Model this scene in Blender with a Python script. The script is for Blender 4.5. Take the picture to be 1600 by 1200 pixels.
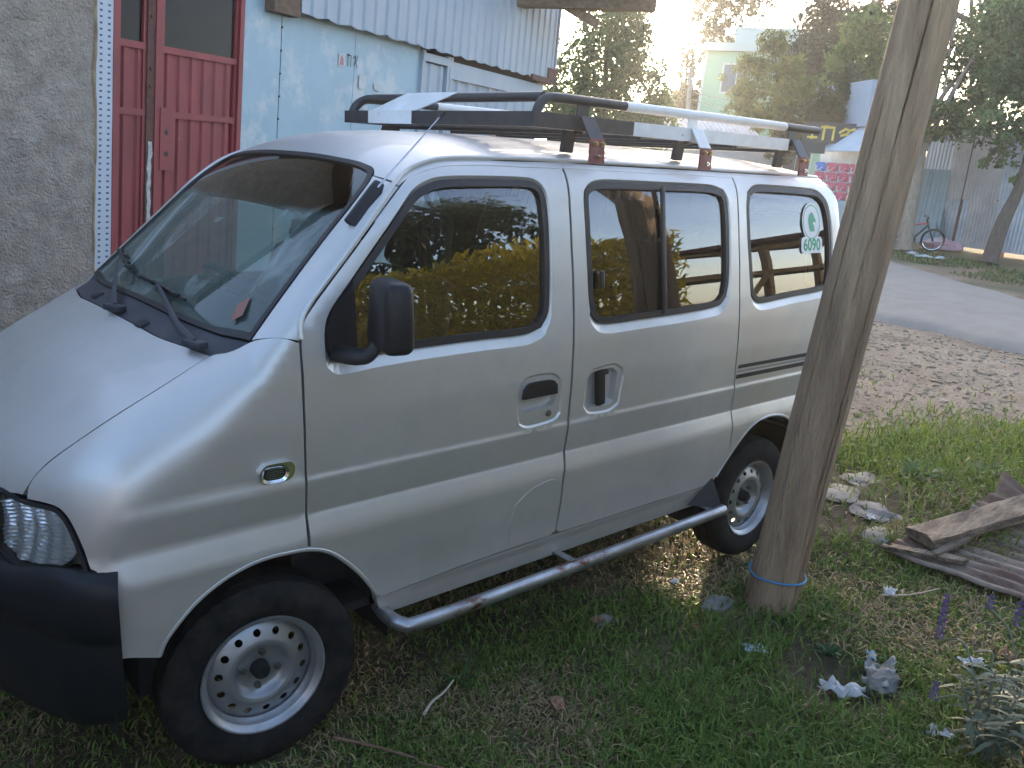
import bpy, bmesh, math, random
import numpy as np
from mathutils import Matrix, Vector, noise as mnoise
from mathutils.geometry import delaunay_2d_cdt

for _o in list(bpy.data.objects):
    bpy.data.objects.remove(_o)
random.seed(7)
RNG = np.random.default_rng(11)
scene = bpy.context.scene
COL = scene.collection

# ------------------------------------------------------------------ camera
cam_d = bpy.data.cameras.new('camera')
cam_d.sensor_width = 36.0
cam_d.lens = 30.447
cam_d.clip_start = 0.05
cam_d.clip_end = 2000
cam = bpy.data.objects.new('camera', cam_d)
COL.objects.link(cam)
_r = Vector((0.74994, -0.65883, 0.05939)); _f = Vector((0.64983, 0.71694, -0.25242)); _u = Vector((0.12372, 0.22789, 0.96579))
cam.matrix_world = Matrix(((_r.x, _u.x, -_f.x, -0.287), (_r.y, _u.y, -_f.y, -2.699), (_r.z, _u.z, -_f.z, 1.707), (0, 0, 0, 1)))
scene.camera = cam

# ------------------------------------------------------------------ sky and sun (low evening sun behind the trees)
SUN_AZ, SUN_EL = math.radians(39.2), math.radians(8.8)
world = bpy.data.worlds.new('World')
scene.world = world
world.use_nodes = True
wn = world.node_tree.nodes
sky = wn.new('ShaderNodeTexSky')
sky.sky_type = 'NISHITA'
sky.sun_disc = False
sky.sun_elevation = SUN_EL
sky.sun_rotation = math.pi / 2 - SUN_AZ
sky.air_density = 0.75
sky.dust_density = 8.0
sky.ozone_density = 0.6
sky.altitude = 2300
wn['Background'].inputs[1].default_value = 0.15
world.node_tree.links.new(sky.outputs[0], wn['Background'].inputs[0])
sun_d = bpy.data.lights.new('sun', 'SUN')
sun_d.energy = 3.2
sun_d.angle = math.radians(0.6)
sun_d.color = (1.0, 0.82, 0.58)
sun = bpy.data.objects.new('sun', sun_d)
COL.objects.link(sun)
_sd = Vector((math.cos(SUN_EL) * math.cos(SUN_AZ), math.cos(SUN_EL) * math.sin(SUN_AZ), math.sin(SUN_EL)))
sun.rotation_euler = _sd.to_track_quat('Z', 'Y').to_euler()
sun.location = _sd * 60
scene.view_settings.view_transform = 'Standard'
scene.view_settings.look = 'None'
scene.view_settings.exposure = 2.8
scene.view_settings.gamma = 1.0
scene.view_settings.use_curve_mapping = False
scene.render.engine = 'CYCLES'
scene.cycles.max_bounces = 5
scene.cycles.diffuse_bounces = 2
scene.cycles.glossy_bounces = 3
scene.cycles.transmission_bounces = 4
scene.cycles.transparent_max_bounces = 12

# ------------------------------------------------------------------ materials
MATS = {}
def mat(name, col, rough=0.7, metal=0.0, col2=None, scale=6.0, detail=6.0, bump=0.0, bscale=None, spec=0.5, coat=0.0,
        stretch=None, contrast=(0.35, 0.65), transl=0.0, col3=None, scale3=2.0, th3=(0.55, 0.62)):
    if name in MATS: return MATS[name]
    m = bpy.data.materials.new(name); m.use_nodes = True
    nt = m.node_tree; N = nt.nodes; L = nt.links
    b = N['Principled BSDF']
    b.inputs['Base Color'].default_value = (*col, 1)
    b.inputs['Roughness'].default_value = rough
    b.inputs['Metallic'].default_value = metal
    b.inputs['Specular IOR Level'].default_value = spec
    b.inputs['Coat Weight'].default_value = coat
    if coat: b.inputs['Coat Roughness'].default_value = 0.06
    tc = N.new('ShaderNodeTexCoord'); mp = N.new('ShaderNodeMapping')
    L.new(tc.outputs['Object'], mp.inputs[0])
    if stretch: mp.inputs['Scale'].default_value = stretch
    out = None
    if col2 is not None:
        nz = N.new('ShaderNodeTexNoise'); nz.inputs['Scale'].default_value = scale; nz.inputs['Detail'].default_value = detail
        nz.inputs['Roughness'].default_value = 0.62
        L.new(mp.outputs[0], nz.inputs['Vector'])
        rp = N.new('ShaderNodeMapRange'); rp.inputs[1].default_value = contrast[0]; rp.inputs[2].default_value = contrast[1]
        L.new(nz.outputs['Fac'], rp.inputs[0])
        mx = N.new('ShaderNodeMix'); mx.data_type = 'RGBA'
        mx.inputs[6].default_value = (*col, 1); mx.inputs[7].default_value = (*col2, 1)
        L.new(rp.outputs[0], mx.inputs[0]); out = mx.outputs[2]
        if col3 is not None:
            n3 = N.new('ShaderNodeTexNoise'); n3.inputs['Scale'].default_value = scale3; n3.inputs['Detail'].default_value = 8
            n3.inputs['Roughness'].default_value = 0.7
            L.new(mp.outputs[0], n3.inputs['Vector'])
            r3 = N.new('ShaderNodeMapRange'); r3.inputs[1].default_value = th3[0]; r3.inputs[2].default_value = th3[1]
            L.new(n3.outputs['Fac'], r3.inputs[0])
            m3 = N.new('ShaderNodeMix'); m3.data_type = 'RGBA'; m3.inputs[7].default_value = (*col3, 1)
            L.new(out, m3.inputs[6]); L.new(r3.outputs[0], m3.inputs[0]); out = m3.outputs[2]
        L.new(out, b.inputs['Base Color'])
    if bump:
        bz = N.new('ShaderNodeTexNoise'); bz.inputs['Scale'].default_value = bscale or scale * 4; bz.inputs['Detail'].default_value = 6
        L.new(mp.outputs[0], bz.inputs['Vector'])
        bp = N.new('ShaderNodeBump'); bp.inputs['Strength'].default_value = min(1, bump * 10); bp.inputs['Distance'].default_value = bump * 0.1
        L.new(bz.outputs['Fac'], bp.inputs['Height']); L.new(bp.outputs[0], b.inputs['Normal'])
    MATS[name] = m
    return m

def attr_mat(name, rough=0.7, transl=0.0, spec=0.3):
    """colour of each leaf or blade comes from a per-vertex attribute"""
    m = bpy.data.materials.new(name); m.use_nodes = True
    N = m.node_tree.nodes; L = m.node_tree.links
    b = N['Principled BSDF']; b.inputs['Roughness'].default_value = rough; b.inputs['Specular IOR Level'].default_value = spec
    a = N.new('ShaderNodeAttribute'); a.attribute_name = 'Col'
    L.new(a.outputs['Color'], b.inputs['Base Color'])
    if transl:
        t = N.new('ShaderNodeBsdfTranslucent'); L.new(a.outputs['Color'], t.inputs['Color'])
        mx = N.new('ShaderNodeMixShader'); mx.inputs[0].default_value = transl
        L.new(b.outputs[0], mx.inputs[1]); L.new(t.outputs[0], mx.inputs[2])
        L.new(mx.outputs[0], N['Material Output'].inputs['Surface'])
    MATS[name] = m
    return m

def glass_mat(name, tint, ior=1.6, rough=0.0, smear=0.0):
    m = bpy.data.materials.new(name); m.use_nodes = True
    N = m.node_tree.nodes; L = m.node_tree.links
    N.remove(N['Principled BSDF'])
    tr = N.new('ShaderNodeBsdfTransparent'); tr.inputs[0].default_value = (*tint, 1)
    gl = N.new('ShaderNodeBsdfGlossy'); gl.inputs['Roughness'].default_value = rough; gl.inputs[0].default_value = (1, 1, 1, 1)
    fr = N.new('ShaderNodeFresnel'); fr.inputs['IOR'].default_value = ior
    mx = N.new('ShaderNodeMixShader')
    L.new(fr.outputs[0], mx.inputs[0]); L.new(tr.outputs[0], mx.inputs[1]); L.new(gl.outputs[0], mx.inputs[2])
    out = mx.outputs[0]
    if smear:
        tc = N.new('ShaderNodeTexCoord'); mp = N.new('ShaderNodeMapping'); mp.inputs['Scale'].default_value = (1.2, 3.2, 1.2)
        mp.inputs['Rotation'].default_value = (0.3, 0.2, 0.9)
        L.new(tc.outputs['Object'], mp.inputs[0])
        nz = N.new('ShaderNodeTexNoise'); nz.inputs['Scale'].default_value = 1.7; nz.inputs['Detail'].default_value = 6; nz.inputs['Distortion'].default_value = 1.6
        L.new(mp.outputs[0], nz.inputs['Vector'])
        rp = N.new('ShaderNodeMapRange'); rp.inputs[1].default_value = 0.52; rp.inputs[2].default_value = 0.8; rp.inputs[3].default_value = 0.42; rp.inputs[4].default_value = smear
        L.new(nz.outputs['Fac'], rp.inputs[0])
        # dust wiped across the lower glass only; the tinted strip above is clean
        sz = N.new('ShaderNodeSeparateXYZ'); L.new(tc.outputs['Object'], sz.inputs[0])
        hm = N.new('ShaderNodeMapRange'); hm.inputs[1].default_value = 1.535; hm.inputs[2].default_value = 1.515; L.new(sz.outputs['Z'], hm.inputs[0])
        mu = N.new('ShaderNodeMath'); mu.operation = 'MULTIPLY'; L.new(rp.outputs[0], mu.inputs[0]); L.new(hm.outputs[0], mu.inputs[1])
        cr = N.new('ShaderNodeMix'); cr.data_type = 'RGBA'; cr.inputs[6].default_value = (0.12, 0.165, 0.15, 1); cr.inputs[7].default_value = (0.42, 0.50, 0.47, 1)
        cm = N.new('ShaderNodeMapRange'); cm.inputs[1].default_value = 0.5; cm.inputs[2].default_value = 0.72; L.new(nz.outputs['Fac'], cm.inputs[0]); L.new(cm.outputs[0], cr.inputs[0])
        df = N.new('ShaderNodeBsdfDiffuse'); L.new(cr.outputs[2], df.inputs[0])
        m2 = N.new('ShaderNodeMixShader')
        L.new(mu.outputs[0], m2.inputs[0]); L.new(out, m2.inputs[1]); L.new(df.outputs[0], m2.inputs[2]); out = m2.outputs[0]
    L.new(out, N['Material Output'].inputs['Surface'])
    MATS[name] = m
    return m

# ------------------------------------------------------------------ object helpers
ORG = {}
def tag(o, label=None, cat=None, group=None, kind=None):
    if label: o['label'] = label
    if cat: o['category'] = cat
    if group: o['group'] = group
    if kind: o['kind'] = kind
    return o
def thing(name, label, cat, loc=(0, 0, 0), group=None):
    o = bpy.data.objects.new(name, None); COL.objects.link(o)
    o.location = loc; o.empty_display_size = 0.1
    ORG[o.name] = Vector(loc)
    return tag(o, label, cat, group)
def link(name, me, parent=None, org=None):
    o = bpy.data.objects.new(name, me); COL.objects.link(o)
    if parent is not None:
        o.parent = parent; ORG[o.name] = ORG[parent.name]
    else:
        o.location = org or (0, 0, 0); ORG[o.name] = Vector(o.location)
    return o
def meshobj(name, V, Fc, material, parent=None, smooth=None, org=None, cols=None):
    """V in scene coordinates; stored relative to the parent's (or its own) origin"""
    V = np.asarray(V, float)
    base = np.array(ORG[parent.name]) if parent is not None else np.array(org or (0, 0, 0), float)
    me = bpy.data.meshes.new(name)
    if isinstance(Fc, np.ndarray):
        n = len(V); f, k = Fc.shape
        me.vertices.add(n); me.vertices.foreach_set('co', (V - base).astype(np.float32).ravel())
        me.loops.add(f * k); me.loops.foreach_set('vertex_index', Fc.astype(np.int32).ravel())
        me.polygons.add(f); me.polygons.foreach_set('loop_start', np.arange(0, f * k, k, dtype=np.int32))
        me.update(calc_edges=True)
    else:
        me.from_pydata((V - base).tolist(), [], Fc); me.update()
    if isinstance(material, str): material = MATS[material]
    me.materials.append(material)
    if cols is not None:
        a = me.color_attributes.new('Col', 'FLOAT_COLOR', 'POINT')
        c4 = np.ones((len(V), 4), np.float32); c4[:, :3] = cols
        a.data.foreach_set('color', c4.ravel())
    if smooth is not None:
        me.polygons.foreach_set('use_smooth', np.ones(len(me.polygons), bool))
        if smooth < 180: me.set_sharp_from_angle(angle=math.radians(smooth))
    return link(name, me, parent, org)

class MB:
    """collects simple solids into one mesh"""
    def __init__(s): s.v = []; s.f = []
    def add(s, V, Fc):
        n = len(s.v); s.v.extend([tuple(map(float, p)) for p in V]); s.f.extend([tuple(int(i) + n for i in f) for f in Fc]); return s
    def box(s, c, size, M=None, taper=1.0):
        hx, hy, hz = (q / 2 for q in size)
        P = [Vector((x * (taper if z > 0 else 1), y * (taper if z > 0 else 1), z)) for z in (-hz, hz) for y in (-hy, hy) for x in (-hx, hx)]
        if M is not None: P = [M @ p for p in P]
        P = [p + Vector(c) for p in P]
        return s.add(P, [(0, 2, 3, 1), (4, 5, 7, 6), (0, 1, 5, 4), (2, 6, 7, 3), (0, 4, 6, 2), (1, 3, 7, 5)])
    def rbox(s, c, size, r=0.01, seg=3, M=None, fn=None):
        bm = bmesh.new(); bmesh.ops.create_cube(bm, size=1.0)
        for v in bm.verts: v.co = Vector((v.co.x * size[0], v.co.y * size[1], v.co.z * size[2]))
        bmesh.ops.bevel(bm, geom=list(bm.edges), offset=r, segments=seg, profile=0.5, affect='EDGES')
        bm.verts.index_update()
        P = [v.co.copy() for v in bm.verts]
        if fn: P = [Vector(fn(p)) for p in P]
        if M is not None: P = [M @ p for p in P]
        Fc = [[v.index for v in f.verts] for f in bm.faces]; bm.free()
        return s.add([p + Vector(c) for p in P], Fc)
    def tube(s, path, rad, n=10, caps=True, flat=1.0, upv=None):
        path = [Vector(p) for p in path]
        if not hasattr(rad, '__len__'): rad = [rad] * len(path)
        rings = []; up = Vector(upv) if upv else None
        for i, p in enumerate(path):
            t = (path[min(i + 1, len(path) - 1)] - path[max(i - 1, 0)]).normalized()
            if up is None: up = t.orthogonal()
            up = (up - t * up.dot(t)).normalized(); sd = t.cross(up)
            rings.append([p + (up * math.cos(2 * math.pi * k / n) + sd * math.sin(2 * math.pi * k / n) * flat) * rad[i] for k in range(n)])
        V = [q for r in rings for q in r]; Fc = []
        for i in range(len(path) - 1):
            for k in range(n):
                a = i * n + k; b = i * n + (k + 1) % n
                Fc.append((a, b, b + n, a + n))
        if caps:
            Fc.append(tuple(range(n))[::-1]); Fc.append(tuple(range((len(path) - 1) * n, len(path) * n)))
        return s.add(V, Fc)
    def sheet(s, P, thick, nrm):
        """closed slab from an ordered outline"""
        nrm = Vector(nrm).normalized() * thick; n = len(P)
        V = [Vector(p) for p in P] + [Vector(p) - nrm for p in P]
        Fc = [tuple(range(n)), tuple(range(2 * n - 1, n - 1, -1))] + [((i + 1) % n, i, n + i, n + (i + 1) % n) for i in range(n)]
        return s.add(V, Fc)
    def grid(s, P):
        """P: rows x cols of points"""
        R_, C_ = len(P), len(P[0])
        return s.add([q for r in P for q in r], [(i * C_ + j, i * C_ + j + 1, (i + 1) * C_ + j + 1, (i + 1) * C_ + j) for i in range(R_ - 1) for j in range(C_ - 1)])
    def build(s, name, material, parent=None, smooth=40, org=None):
        return meshobj(name, s.v, s.f, material, parent, smooth, org)
def bez(pts, n=8):
    """Catmull-Rom through points"""
    P = [Vector(p) for p in pts]; out = []
    for i in range(len(P) - 1):
        a = P[max(i - 1, 0)]; b = P[i]; c = P[i + 1]; d = P[min(i + 2, len(P) - 1)]
        for k in range(n):
            t = k / n
            out.append(0.5 * ((2 * b) + (c - a) * t + (2 * a - 5 * b + 4 * c - d) * t * t + (3 * b - a - 3 * c + d) * t ** 3))
    out.append(P[-1]); return out
def fbm(x, y, seed=0, octs=4, sc=1.0):
    """cheap smooth value noise, vectorised, about -1..1"""
    x = np.asarray(x, float) * sc; y = np.asarray(y, float) * sc; tot = np.zeros(np.broadcast(x, y).shape); amp = 1.0; nrm = 0
    for o in range(octs):
        xi = np.floor(x).astype(np.int64); yi = np.floor(y).astype(np.int64); fx = x - xi; fy = y - yi
        fx = fx * fx * (3 - 2 * fx); fy = fy * fy * (3 - 2 * fy)
        def h(a, b):
            n = (a * 374761393 + b * 668265263 + (seed + o * 17) * 2147483647) & 0x7fffffff
            n = ((n ^ (n >> 13)) * 1274126177) & 0x7fffffff
            n = n ^ (n >> 16)
            return (n & 0xffff) / 32767.5 - 1
        tot += amp * ((h(xi, yi) * (1 - fx) + h(xi + 1, yi) * fx) * (1 - fy) + (h(xi, yi + 1) * (1 - fx) + h(xi + 1, yi + 1) * fx) * fy)
        nrm += amp; amp *= 0.5; x = x * 2.03; y = y * 2.03
    return tot / nrm
def sstep(a, b, x):
    t = np.clip((x - a) / (b - a), 0, 1); return t * t * (3 - 2 * t)
UP = Vector((0.055, -0.01, 1.0))     # the lot falls away slightly: posts and trunks lean against the van's axes

# ================================================================== SETTING: ground, verge, road
def poly_x(y, P):
    """x of a polyline given as (x, y) with rising y"""
    return np.interp(y, [p[1] for p in P], [p[0] for p in P])
ROAD_NEAR = [(7.6, -9), (9.3, -3.5), (10.24, 0.53), (10.8, 2.59), (11.7, 5), (13.6, 9), (17, 15), (24, 26), (60, 80), (110, 148)]
ROAD_FAR = [(9.5, -9), (12.3, -1.2), (15.04, 2.15), (16.8, 4.2), (18.68, 6.11), (22, 10), (26.5, 15), (35, 26), (75, 80), (125, 148)]
def verge_x(y):
    return np.interp(y, [-6, -2.5, -0.68, -0.1, 1.2, 4], [9.2, 8.4, 6.65, 5.1, 4.3, 4.0])
def gz(x, y):
    x = np.asarray(x, float); y = np.asarray(y, float)
    z = 0.012 * fbm(x, y, 3, 3, 2.2) + 0.02 * fbm(x, y, 9, 2, 0.6) * sstep(2.5, 5, np.hypot(x - 1.8, y))
    z = z + 0.03 * sstep(0.35, 0, np.hypot(x - 2.71, (y + 1.08))) - 0.012
    d = np.hypot(x - 2.48, y + 1.52); z = z - 0.05 * sstep(0.26, 0.05, d)          # the scraped hollow with the rubbish
    z = z + 0.05 * sstep(1.3, 0.2, np.hypot((x - 5.4) * 0.7, y + 1.0))             # grassy hump by the verge
    nearedge = x - poly_x(y, ROAD_NEAR)
    z = z - 0.03 * sstep(-1.5, 0.4, nearedge)
    return z
def axis(lo, hi, step, far, k=1.35):
    a = [lo]; s = step
    while a[0] > -far: s *= k; a.insert(0, a[0] - s)
    b = list(np.arange(lo + step, hi, step)); s = step
    while b[-1] < far: s *= k; b.append(b[-1] + s)
    return np.array(a + b)
gx = axis(-3, 13, 0.07, 150); gy = axis(-5, 6, 0.07, 150)
GX, GY = np.meshgrid(gx, gy)
GZ = gz(GX, GY)
nx, ny = len(gx), len(gy)
ii = (np.arange(ny - 1)[:, None] * nx + np.arange(nx - 1)[None, :]).ravel()
gf = np.stack([ii, ii + 1, ii + nx + 1, ii + nx], 1)
def ground_col(x, y):
    soil = np.array([0.10, 0.075, 0.048]); dry = np.array([0.25, 0.19, 0.12]); grav = np.array([0.41, 0.30, 0.205]); dirt = np.array([0.24, 0.165, 0.11]); green = np.array([0.07, 0.085, 0.035])
    n1 = fbm(x, y, 21, 4, 1.3)[..., None]; n2 = fbm(x, y, 33, 4, 4.0)[..., None]; n3 = fbm(x, y, 5, 3, 0.5)[..., None]
    c = soil + (green - soil) * sstep(-0.2, 0.5, n1); c = c + (dry - c) * sstep(0.1, 0.5, n2) * 0.7
    v = sstep(-0.35, 0.35, (x - verge_x(y)) + 0.5 * fbm(x, y, 8, 3, 1.1))[..., None]
    g = grav + (dirt - grav) * sstep(0.0, 0.5, n1) * 0.75; g = g * (1 + 0.2 * n2)
    c = c + (g - c) * v
    far = sstep(0, 0.6, x - poly_x(y, ROAD_FAR) + 0.3 * fbm(x, y, 14, 3, 0.8))[..., None]
    f = dirt * 1.15 + (green - dirt) * sstep(0.05, 0.4, n3 + 0.4 * n1) * 0.8
    return c + (f - c) * far
gm = attr_mat('ground_soil', 0.95, 0, 0.15)
_N = gm.node_tree.nodes; _L = gm.node_tree.links
_tc = _N.new('ShaderNodeTexCoord'); _nz = _N.new('ShaderNodeTexNoise'); _nz.inputs['Scale'].default_value = 26; _nz.inputs['Detail'].default_value = 9; _nz.inputs['Roughness'].default_value = 0.7
_L.new(_tc.outputs['Object'], _nz.inputs['Vector'])
_mr = _N.new('ShaderNodeMapRange'); _mr.inputs[1].default_value = 0.3; _mr.inputs[2].default_value = 0.7; _mr.inputs[3].default_value = 0.55; _mr.inputs[4].default_value = 1.4
_L.new(_nz.outputs['Fac'], _mr.inputs[0])
_mx = _N.new('ShaderNodeMix'); _mx.data_type = 'RGBA'; _mx.blend_type = 'MULTIPLY'; _mx.inputs[0].default_value = 1
_at = [n for n in _N if n.type == 'ATTRIBUTE'][0]
_L.new(_at.outputs['Color'], _mx.inputs[6]); _L.new(_mr.outputs[0], _mx.inputs[7]); _L.new(_mx.outputs[2], _N['Principled BSDF'].inputs['Base Color'])
_bp = _N.new('ShaderNodeBump'); _bp.inputs['Strength'].default_value = 0.7; _bp.inputs['Distance'].default_value = 0.04
_L.new(_nz.outputs['Fac'], _bp.inputs['Height']); _L.new(_bp.outputs[0], _N['Principled BSDF'].inputs['Normal'])
g = meshobj('ground', np.stack([GX.ravel(), GY.ravel(), GZ.ravel()], 1), gf, gm, smooth=180, cols=ground_col(GX, GY).reshape(-1, 3))
tag(g, kind='structure')

# road: a raised worn asphalt sheet with a ragged, crumbling near edge
mat('asphalt', (0.31, 0.262, 0.215), 0.9, spec=0.05, col2=(0.35, 0.30, 0.25), scale=3.0, bump=0.04, bscale=120, col3=(0.36, 0.31, 0.26), scale3=1.1, th3=(0.5, 0.72))
ys = np.concatenate([np.arange(-9, 12, 0.09), np.arange(12, 80, 1.5)])
rows = []
for y in ys:
    x0 = poly_x(y, ROAD_NEAR) + 0.16 * float(fbm(y, 3.3, 40, 4, 1.3)); x1 = poly_x(y, ROAD_FAR) + 0.2 * float(fbm(y, 9.3, 41, 4, 0.9))
    w = x1 - x0
    r = [(x0 - 0.10, y, -0.07), (x0 - 0.02, y, 0.018 + 0.01 * float(fbm(y, 1.0, 43, 2, 6)))]
    for t in (0.06, 0.2, 0.4, 0.6, 0.8, 0.95): r.append((x0 + w * t, y, 0.03 + 0.05 * math.sin(math.pi * t) ** 1.0 + 0.006 * float(fbm(y, t * 5, 44, 2, 1.5))))
    r += [(x1, y, 0.01), (x1 + 0.12, y, -0.08)]
    rows.append(r)
tag(MB().grid([[q for q in r] for r in rows]).build('road', 'asphalt', smooth=50), kind='structure')

# pebbles and broken stone on the verge
def ico():
    bm = bmesh.new(); bmesh.ops.create_icosphere(bm, subdivisions=1, radius=1); bm.verts.index_update()
    V = np.array([v.co[:] for v in bm.verts]); Fc = np.array([[v.index for v in f.verts] for f in bm.faces]); bm.free(); return V, Fc
ICO_V, ICO_F = ico()
def scatter_stones(P, S, cols, flat=0.55, seed=1):
    r = np.random.default_rng(seed); n = len(P)
    ang = r.uniform(0, 2 * math.pi, n); el = r.uniform(0.55, 1.6, (n, 3)); el[:, 2] *= flat
    jit = 1 + r.uniform(-0.28, 0.28, (n, len(ICO_V), 1))
    V = ICO_V[None] * jit * el[:, None] * S[:, None, None]
    c, s = np.cos(ang)[:, None], np.sin(ang)[:, None]
    V = np.stack([V[..., 0] * c - V[..., 1] * s, V[..., 0] * s + V[..., 1] * c, V[..., 2]], -1) + P[:, None]
    Fc = (ICO_F[None] + (np.arange(n) * len(ICO_V))[:, None, None]).reshape(-1, 3)
    return V.reshape(-1, 3), Fc, np.repeat(cols, len(ICO_V), 0)
stone_m = attr_mat('loose_stone', 0.9, 0, 0.2)
n = 42000
sx = RNG.uniform(4.0, 11.5, n); sy = RNG.uniform(-4.5, 5.5, n)
ok = (sx > verge_x(sy) - 0.5 * RNG.random(n) ** 2) & (sx < poly_x(sy, ROAD_NEAR) + 0.05) & (fbm(sx, sy, 60, 3, 1.2) + RNG.uniform(-0.5, 0.9, n) > 0)
sx, sy = sx[ok], sy[ok]; S = 0.004 + 0.026 * RNG.random(len(sx)) ** 5
tone = RNG.uniform(0.72, 1.15, (len(sx), 1)) * np.array([[0.41, 0.315, 0.225]]); 
V, Fc, C = scatter_stones(np.stack([sx, sy, gz(sx, sy) + S * 0.25], 1), S, tone)
tag(meshobj('gravel', V, Fc, stone_m, smooth=60, cols=C), 'pale loose gravel and broken stone covering the verge', 'gravel', kind='stuff')

# grass
def blades(px, py, hgt, wid, col, lean, seed):
    r = np.random.default_rng(seed); n = len(px); z = gz(px, py) - 0.003
    a = r.uniform(0, 2 * math.pi, n); dx, dy = np.cos(a), np.sin(a); b = r.uniform(0, 2 * math.pi, n)
    lx, ly = np.cos(b) * lean, np.sin(b) * lean
    B = np.stack([px, py, z], 1); sd = np.stack([dx, dy, 0 * dx], 1) * (wid / 2)[:, None]
    mid = B + np.stack([lx * 0.35 * hgt, ly * 0.35 * hgt, hgt * (0.62 - 0.15 * lean)], 1)
    tip = B + np.stack([lx * hgt, ly * hgt, hgt * np.maximum(0.12, 1 - 0.55 * lean)], 1)
    V = np.stack([B - sd, B + sd, mid + sd * 0.8, mid - sd * 0.8, tip], 1).reshape(-1, 3)
    o = (np.arange(n) * 5)[:, None]
    Fc = np.concatenate([o + np.array([[0, 1, 2]]), o + np.array([[0, 2, 3]]), o + np.array([[3, 2, 4]])])
    return V, Fc, np.repeat(col, 5, 0)
grass_m = attr_mat('grass_blade', 0.6, 0.25, 0.25)
def lawn_points(n, r0, r1, a0, a1, seed):
    r = np.random.default_rng(seed); d = np.exp(r.uniform(math.log(r0), math.log(r1), n)); a = np.radians(r.uniform(a0, a1, n))
    return -0.287 + d * np.cos(a), -2.699 + d * np.sin(a), d
px1, py1, d1 = lawn_points(300000, 1.35, 9.0, -4, 92, 5)
px2, py2, d2 = lawn_points(45000, 0.5, 9.0, 92, 356, 6)
px = np.concatenate([px1, px2]); py = np.concatenate([py1, py2]); dd = np.concatenate([d1, d2 + 1.0])
dens = 0.80 + 0.55 * fbm(px, py, 70, 4, 2.4)
dens = np.where(np.hypot(px - 2.46, py + 1.5) < 0.22, dens * 0.25, dens)
inv = px - verge_x(py) + 0.6 * fbm(px, py, 8, 3, 1.1)
dens *= sstep(0.5, -0.5, inv) + 0.9 * sstep(1.5, 0.3, np.hypot((px - 5.7) * 0.7, py + 1.1))
path = np.hypot((px - 4.0) * 0.8, (py + 0.55) * 1.4)                         # trodden stony patch behind the post
dens *= 0.2 + 0.8 * sstep(0.35, 0.75, path)
under = (np.abs(py) < 0.62) & (px > 0.2) & (px < 3.5)
dens = np.where(under, dens * 0.5, dens)
for wx, wy in ((0.67, -0.64), (3.02, -0.64), (0.67, 0.64), (3.02, 0.64)):
    dens = np.where((np.abs(px - wx) < 0.10) & (np.abs(py - wy) < 0.09), 0, dens)
keep = RNG.random(len(px)) < np.clip(dens, 0.05, 1)
px, py, dd = px[keep], py[keep], dd[keep]; n = len(px)
lush = np.clip(sstep(1.7, 0.4, np.hypot((px - 5.4) * 0.7, py + 0.95)) + sstep(0.32, 0.16, np.hypot(px - 2.8, py + 1.12)) + 0.9 * sstep(0.9, 0.2, np.hypot((px - 1.9) * 0.8, py + 1.75)) + 0.8 * sstep(0.25, 0.55, fbm(px, py, 77, 3, 1.7)), 0, 1)
hgt = (0.024 + 0.036 * RNG.random(n)) * (0.75 + 0.9 * lush) * (0.85 + 0.1 * dd)
wid = 0.0024 + 0.0014 * dd * RNG.uniform(0.5, 1.2, n)
dry = np.clip(0.41 + 0.95 * fbm(px, py, 81, 4, 2.0) - 0.5 * lush, 0.06, 0.85)
isdry = RNG.random(n) < dry
gcol = np.array([0.13, 0.205, 0.045]) * RNG.uniform(0.55, 1.35, (n, 1)) + np.array([0.10, 0.10, 0.005]) * RNG.random((n, 1)) * (0.3 + 1.6 * sstep(4.2, 6.5, dd))[:, None]
dcol = np.array([0.44, 0.32, 0.175]) * RNG.uniform(0.4, 1.15, (n, 1))
col = np.where(isdry[:, None], dcol, gcol)
lean = np.where(isdry, RNG.uniform(0.7, 1.7, n), RNG.uniform(0.25, 1.2, n))
V, Fc, C = blades(px, py, hgt, wid, col, lean, 3)
tag(meshobj('grass', V, Fc, grass_m, cols=C), 'short patchy green and straw coloured grass around the van', 'grass', kind='stuff')
# grass strip on the far verge
n = 5000
fx = RNG.uniform(17.5, 23.5, n); fy = RNG.uniform(1.5, 7.5, n)
ok = (fx > poly_x(fy, ROAD_FAR) + 1.0) & (fx < poly_x(fy, ROAD_FAR) + 3.6) & (fbm(fx, fy, 90, 3, 0.8) > -0.15); fx, fy = fx[ok], fy[ok]; n = len(fx)
V, Fc, C = blades(fx, fy, RNG.uniform(0.06, 0.16, n), np.full(n, 0.03), np.array([0.11, 0.13, 0.04]) * RNG.uniform(0.6, 1.5, (n, 1)), RNG.uniform(0.2, 1, n), 4)
tag(meshobj('verge_grass', V, Fc, grass_m, cols=C), 'strip of grass along the far side of the road', 'grass', kind='stuff')

# ================================================================== THE VAN
# body as one smooth implicit shell: F > 0 inside.  x runs rearwards, near side is -y
def _table(pts, step=.002, sig=.003):
    z = np.arange(.1, 2.2, step); w = np.interp(z, [p[0] for p in pts], [p[1] for p in pts])
    n = int(4 * sig / step) + 1; k = np.exp(-.5 * (np.arange(-n, n + 1) * step / sig) ** 2); k /= k.sum()
    return z, np.convolve(np.concatenate([np.full(n, w[0]), w, np.full(n, w[-1])]), k, 'valid')
_top = [(1.0, .726), (1.12, .721), (1.2, .713), (1.35, .693), (1.5, .668), (1.6, .647), (1.69, .621), (1.75, .600), (1.85, .55)]
_low = [(.20, .690), (.30, .700), (.395, .716), (.41, .728), (.55, .737), (.655, .738), (.672, .737), (.728, .7215), (.734, .7185), (.74, .7195)]
TW1 = _table(_low + [(.836, .7283), (.846, .7245)] + _top); TW0 = _table(_low + [(.846, .722)] + _top)
def smin(a, b, k):
    h = np.maximum(k - np.abs(a - b), 0) / k; return np.minimum(a, b) - h * h * k * .25
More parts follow.
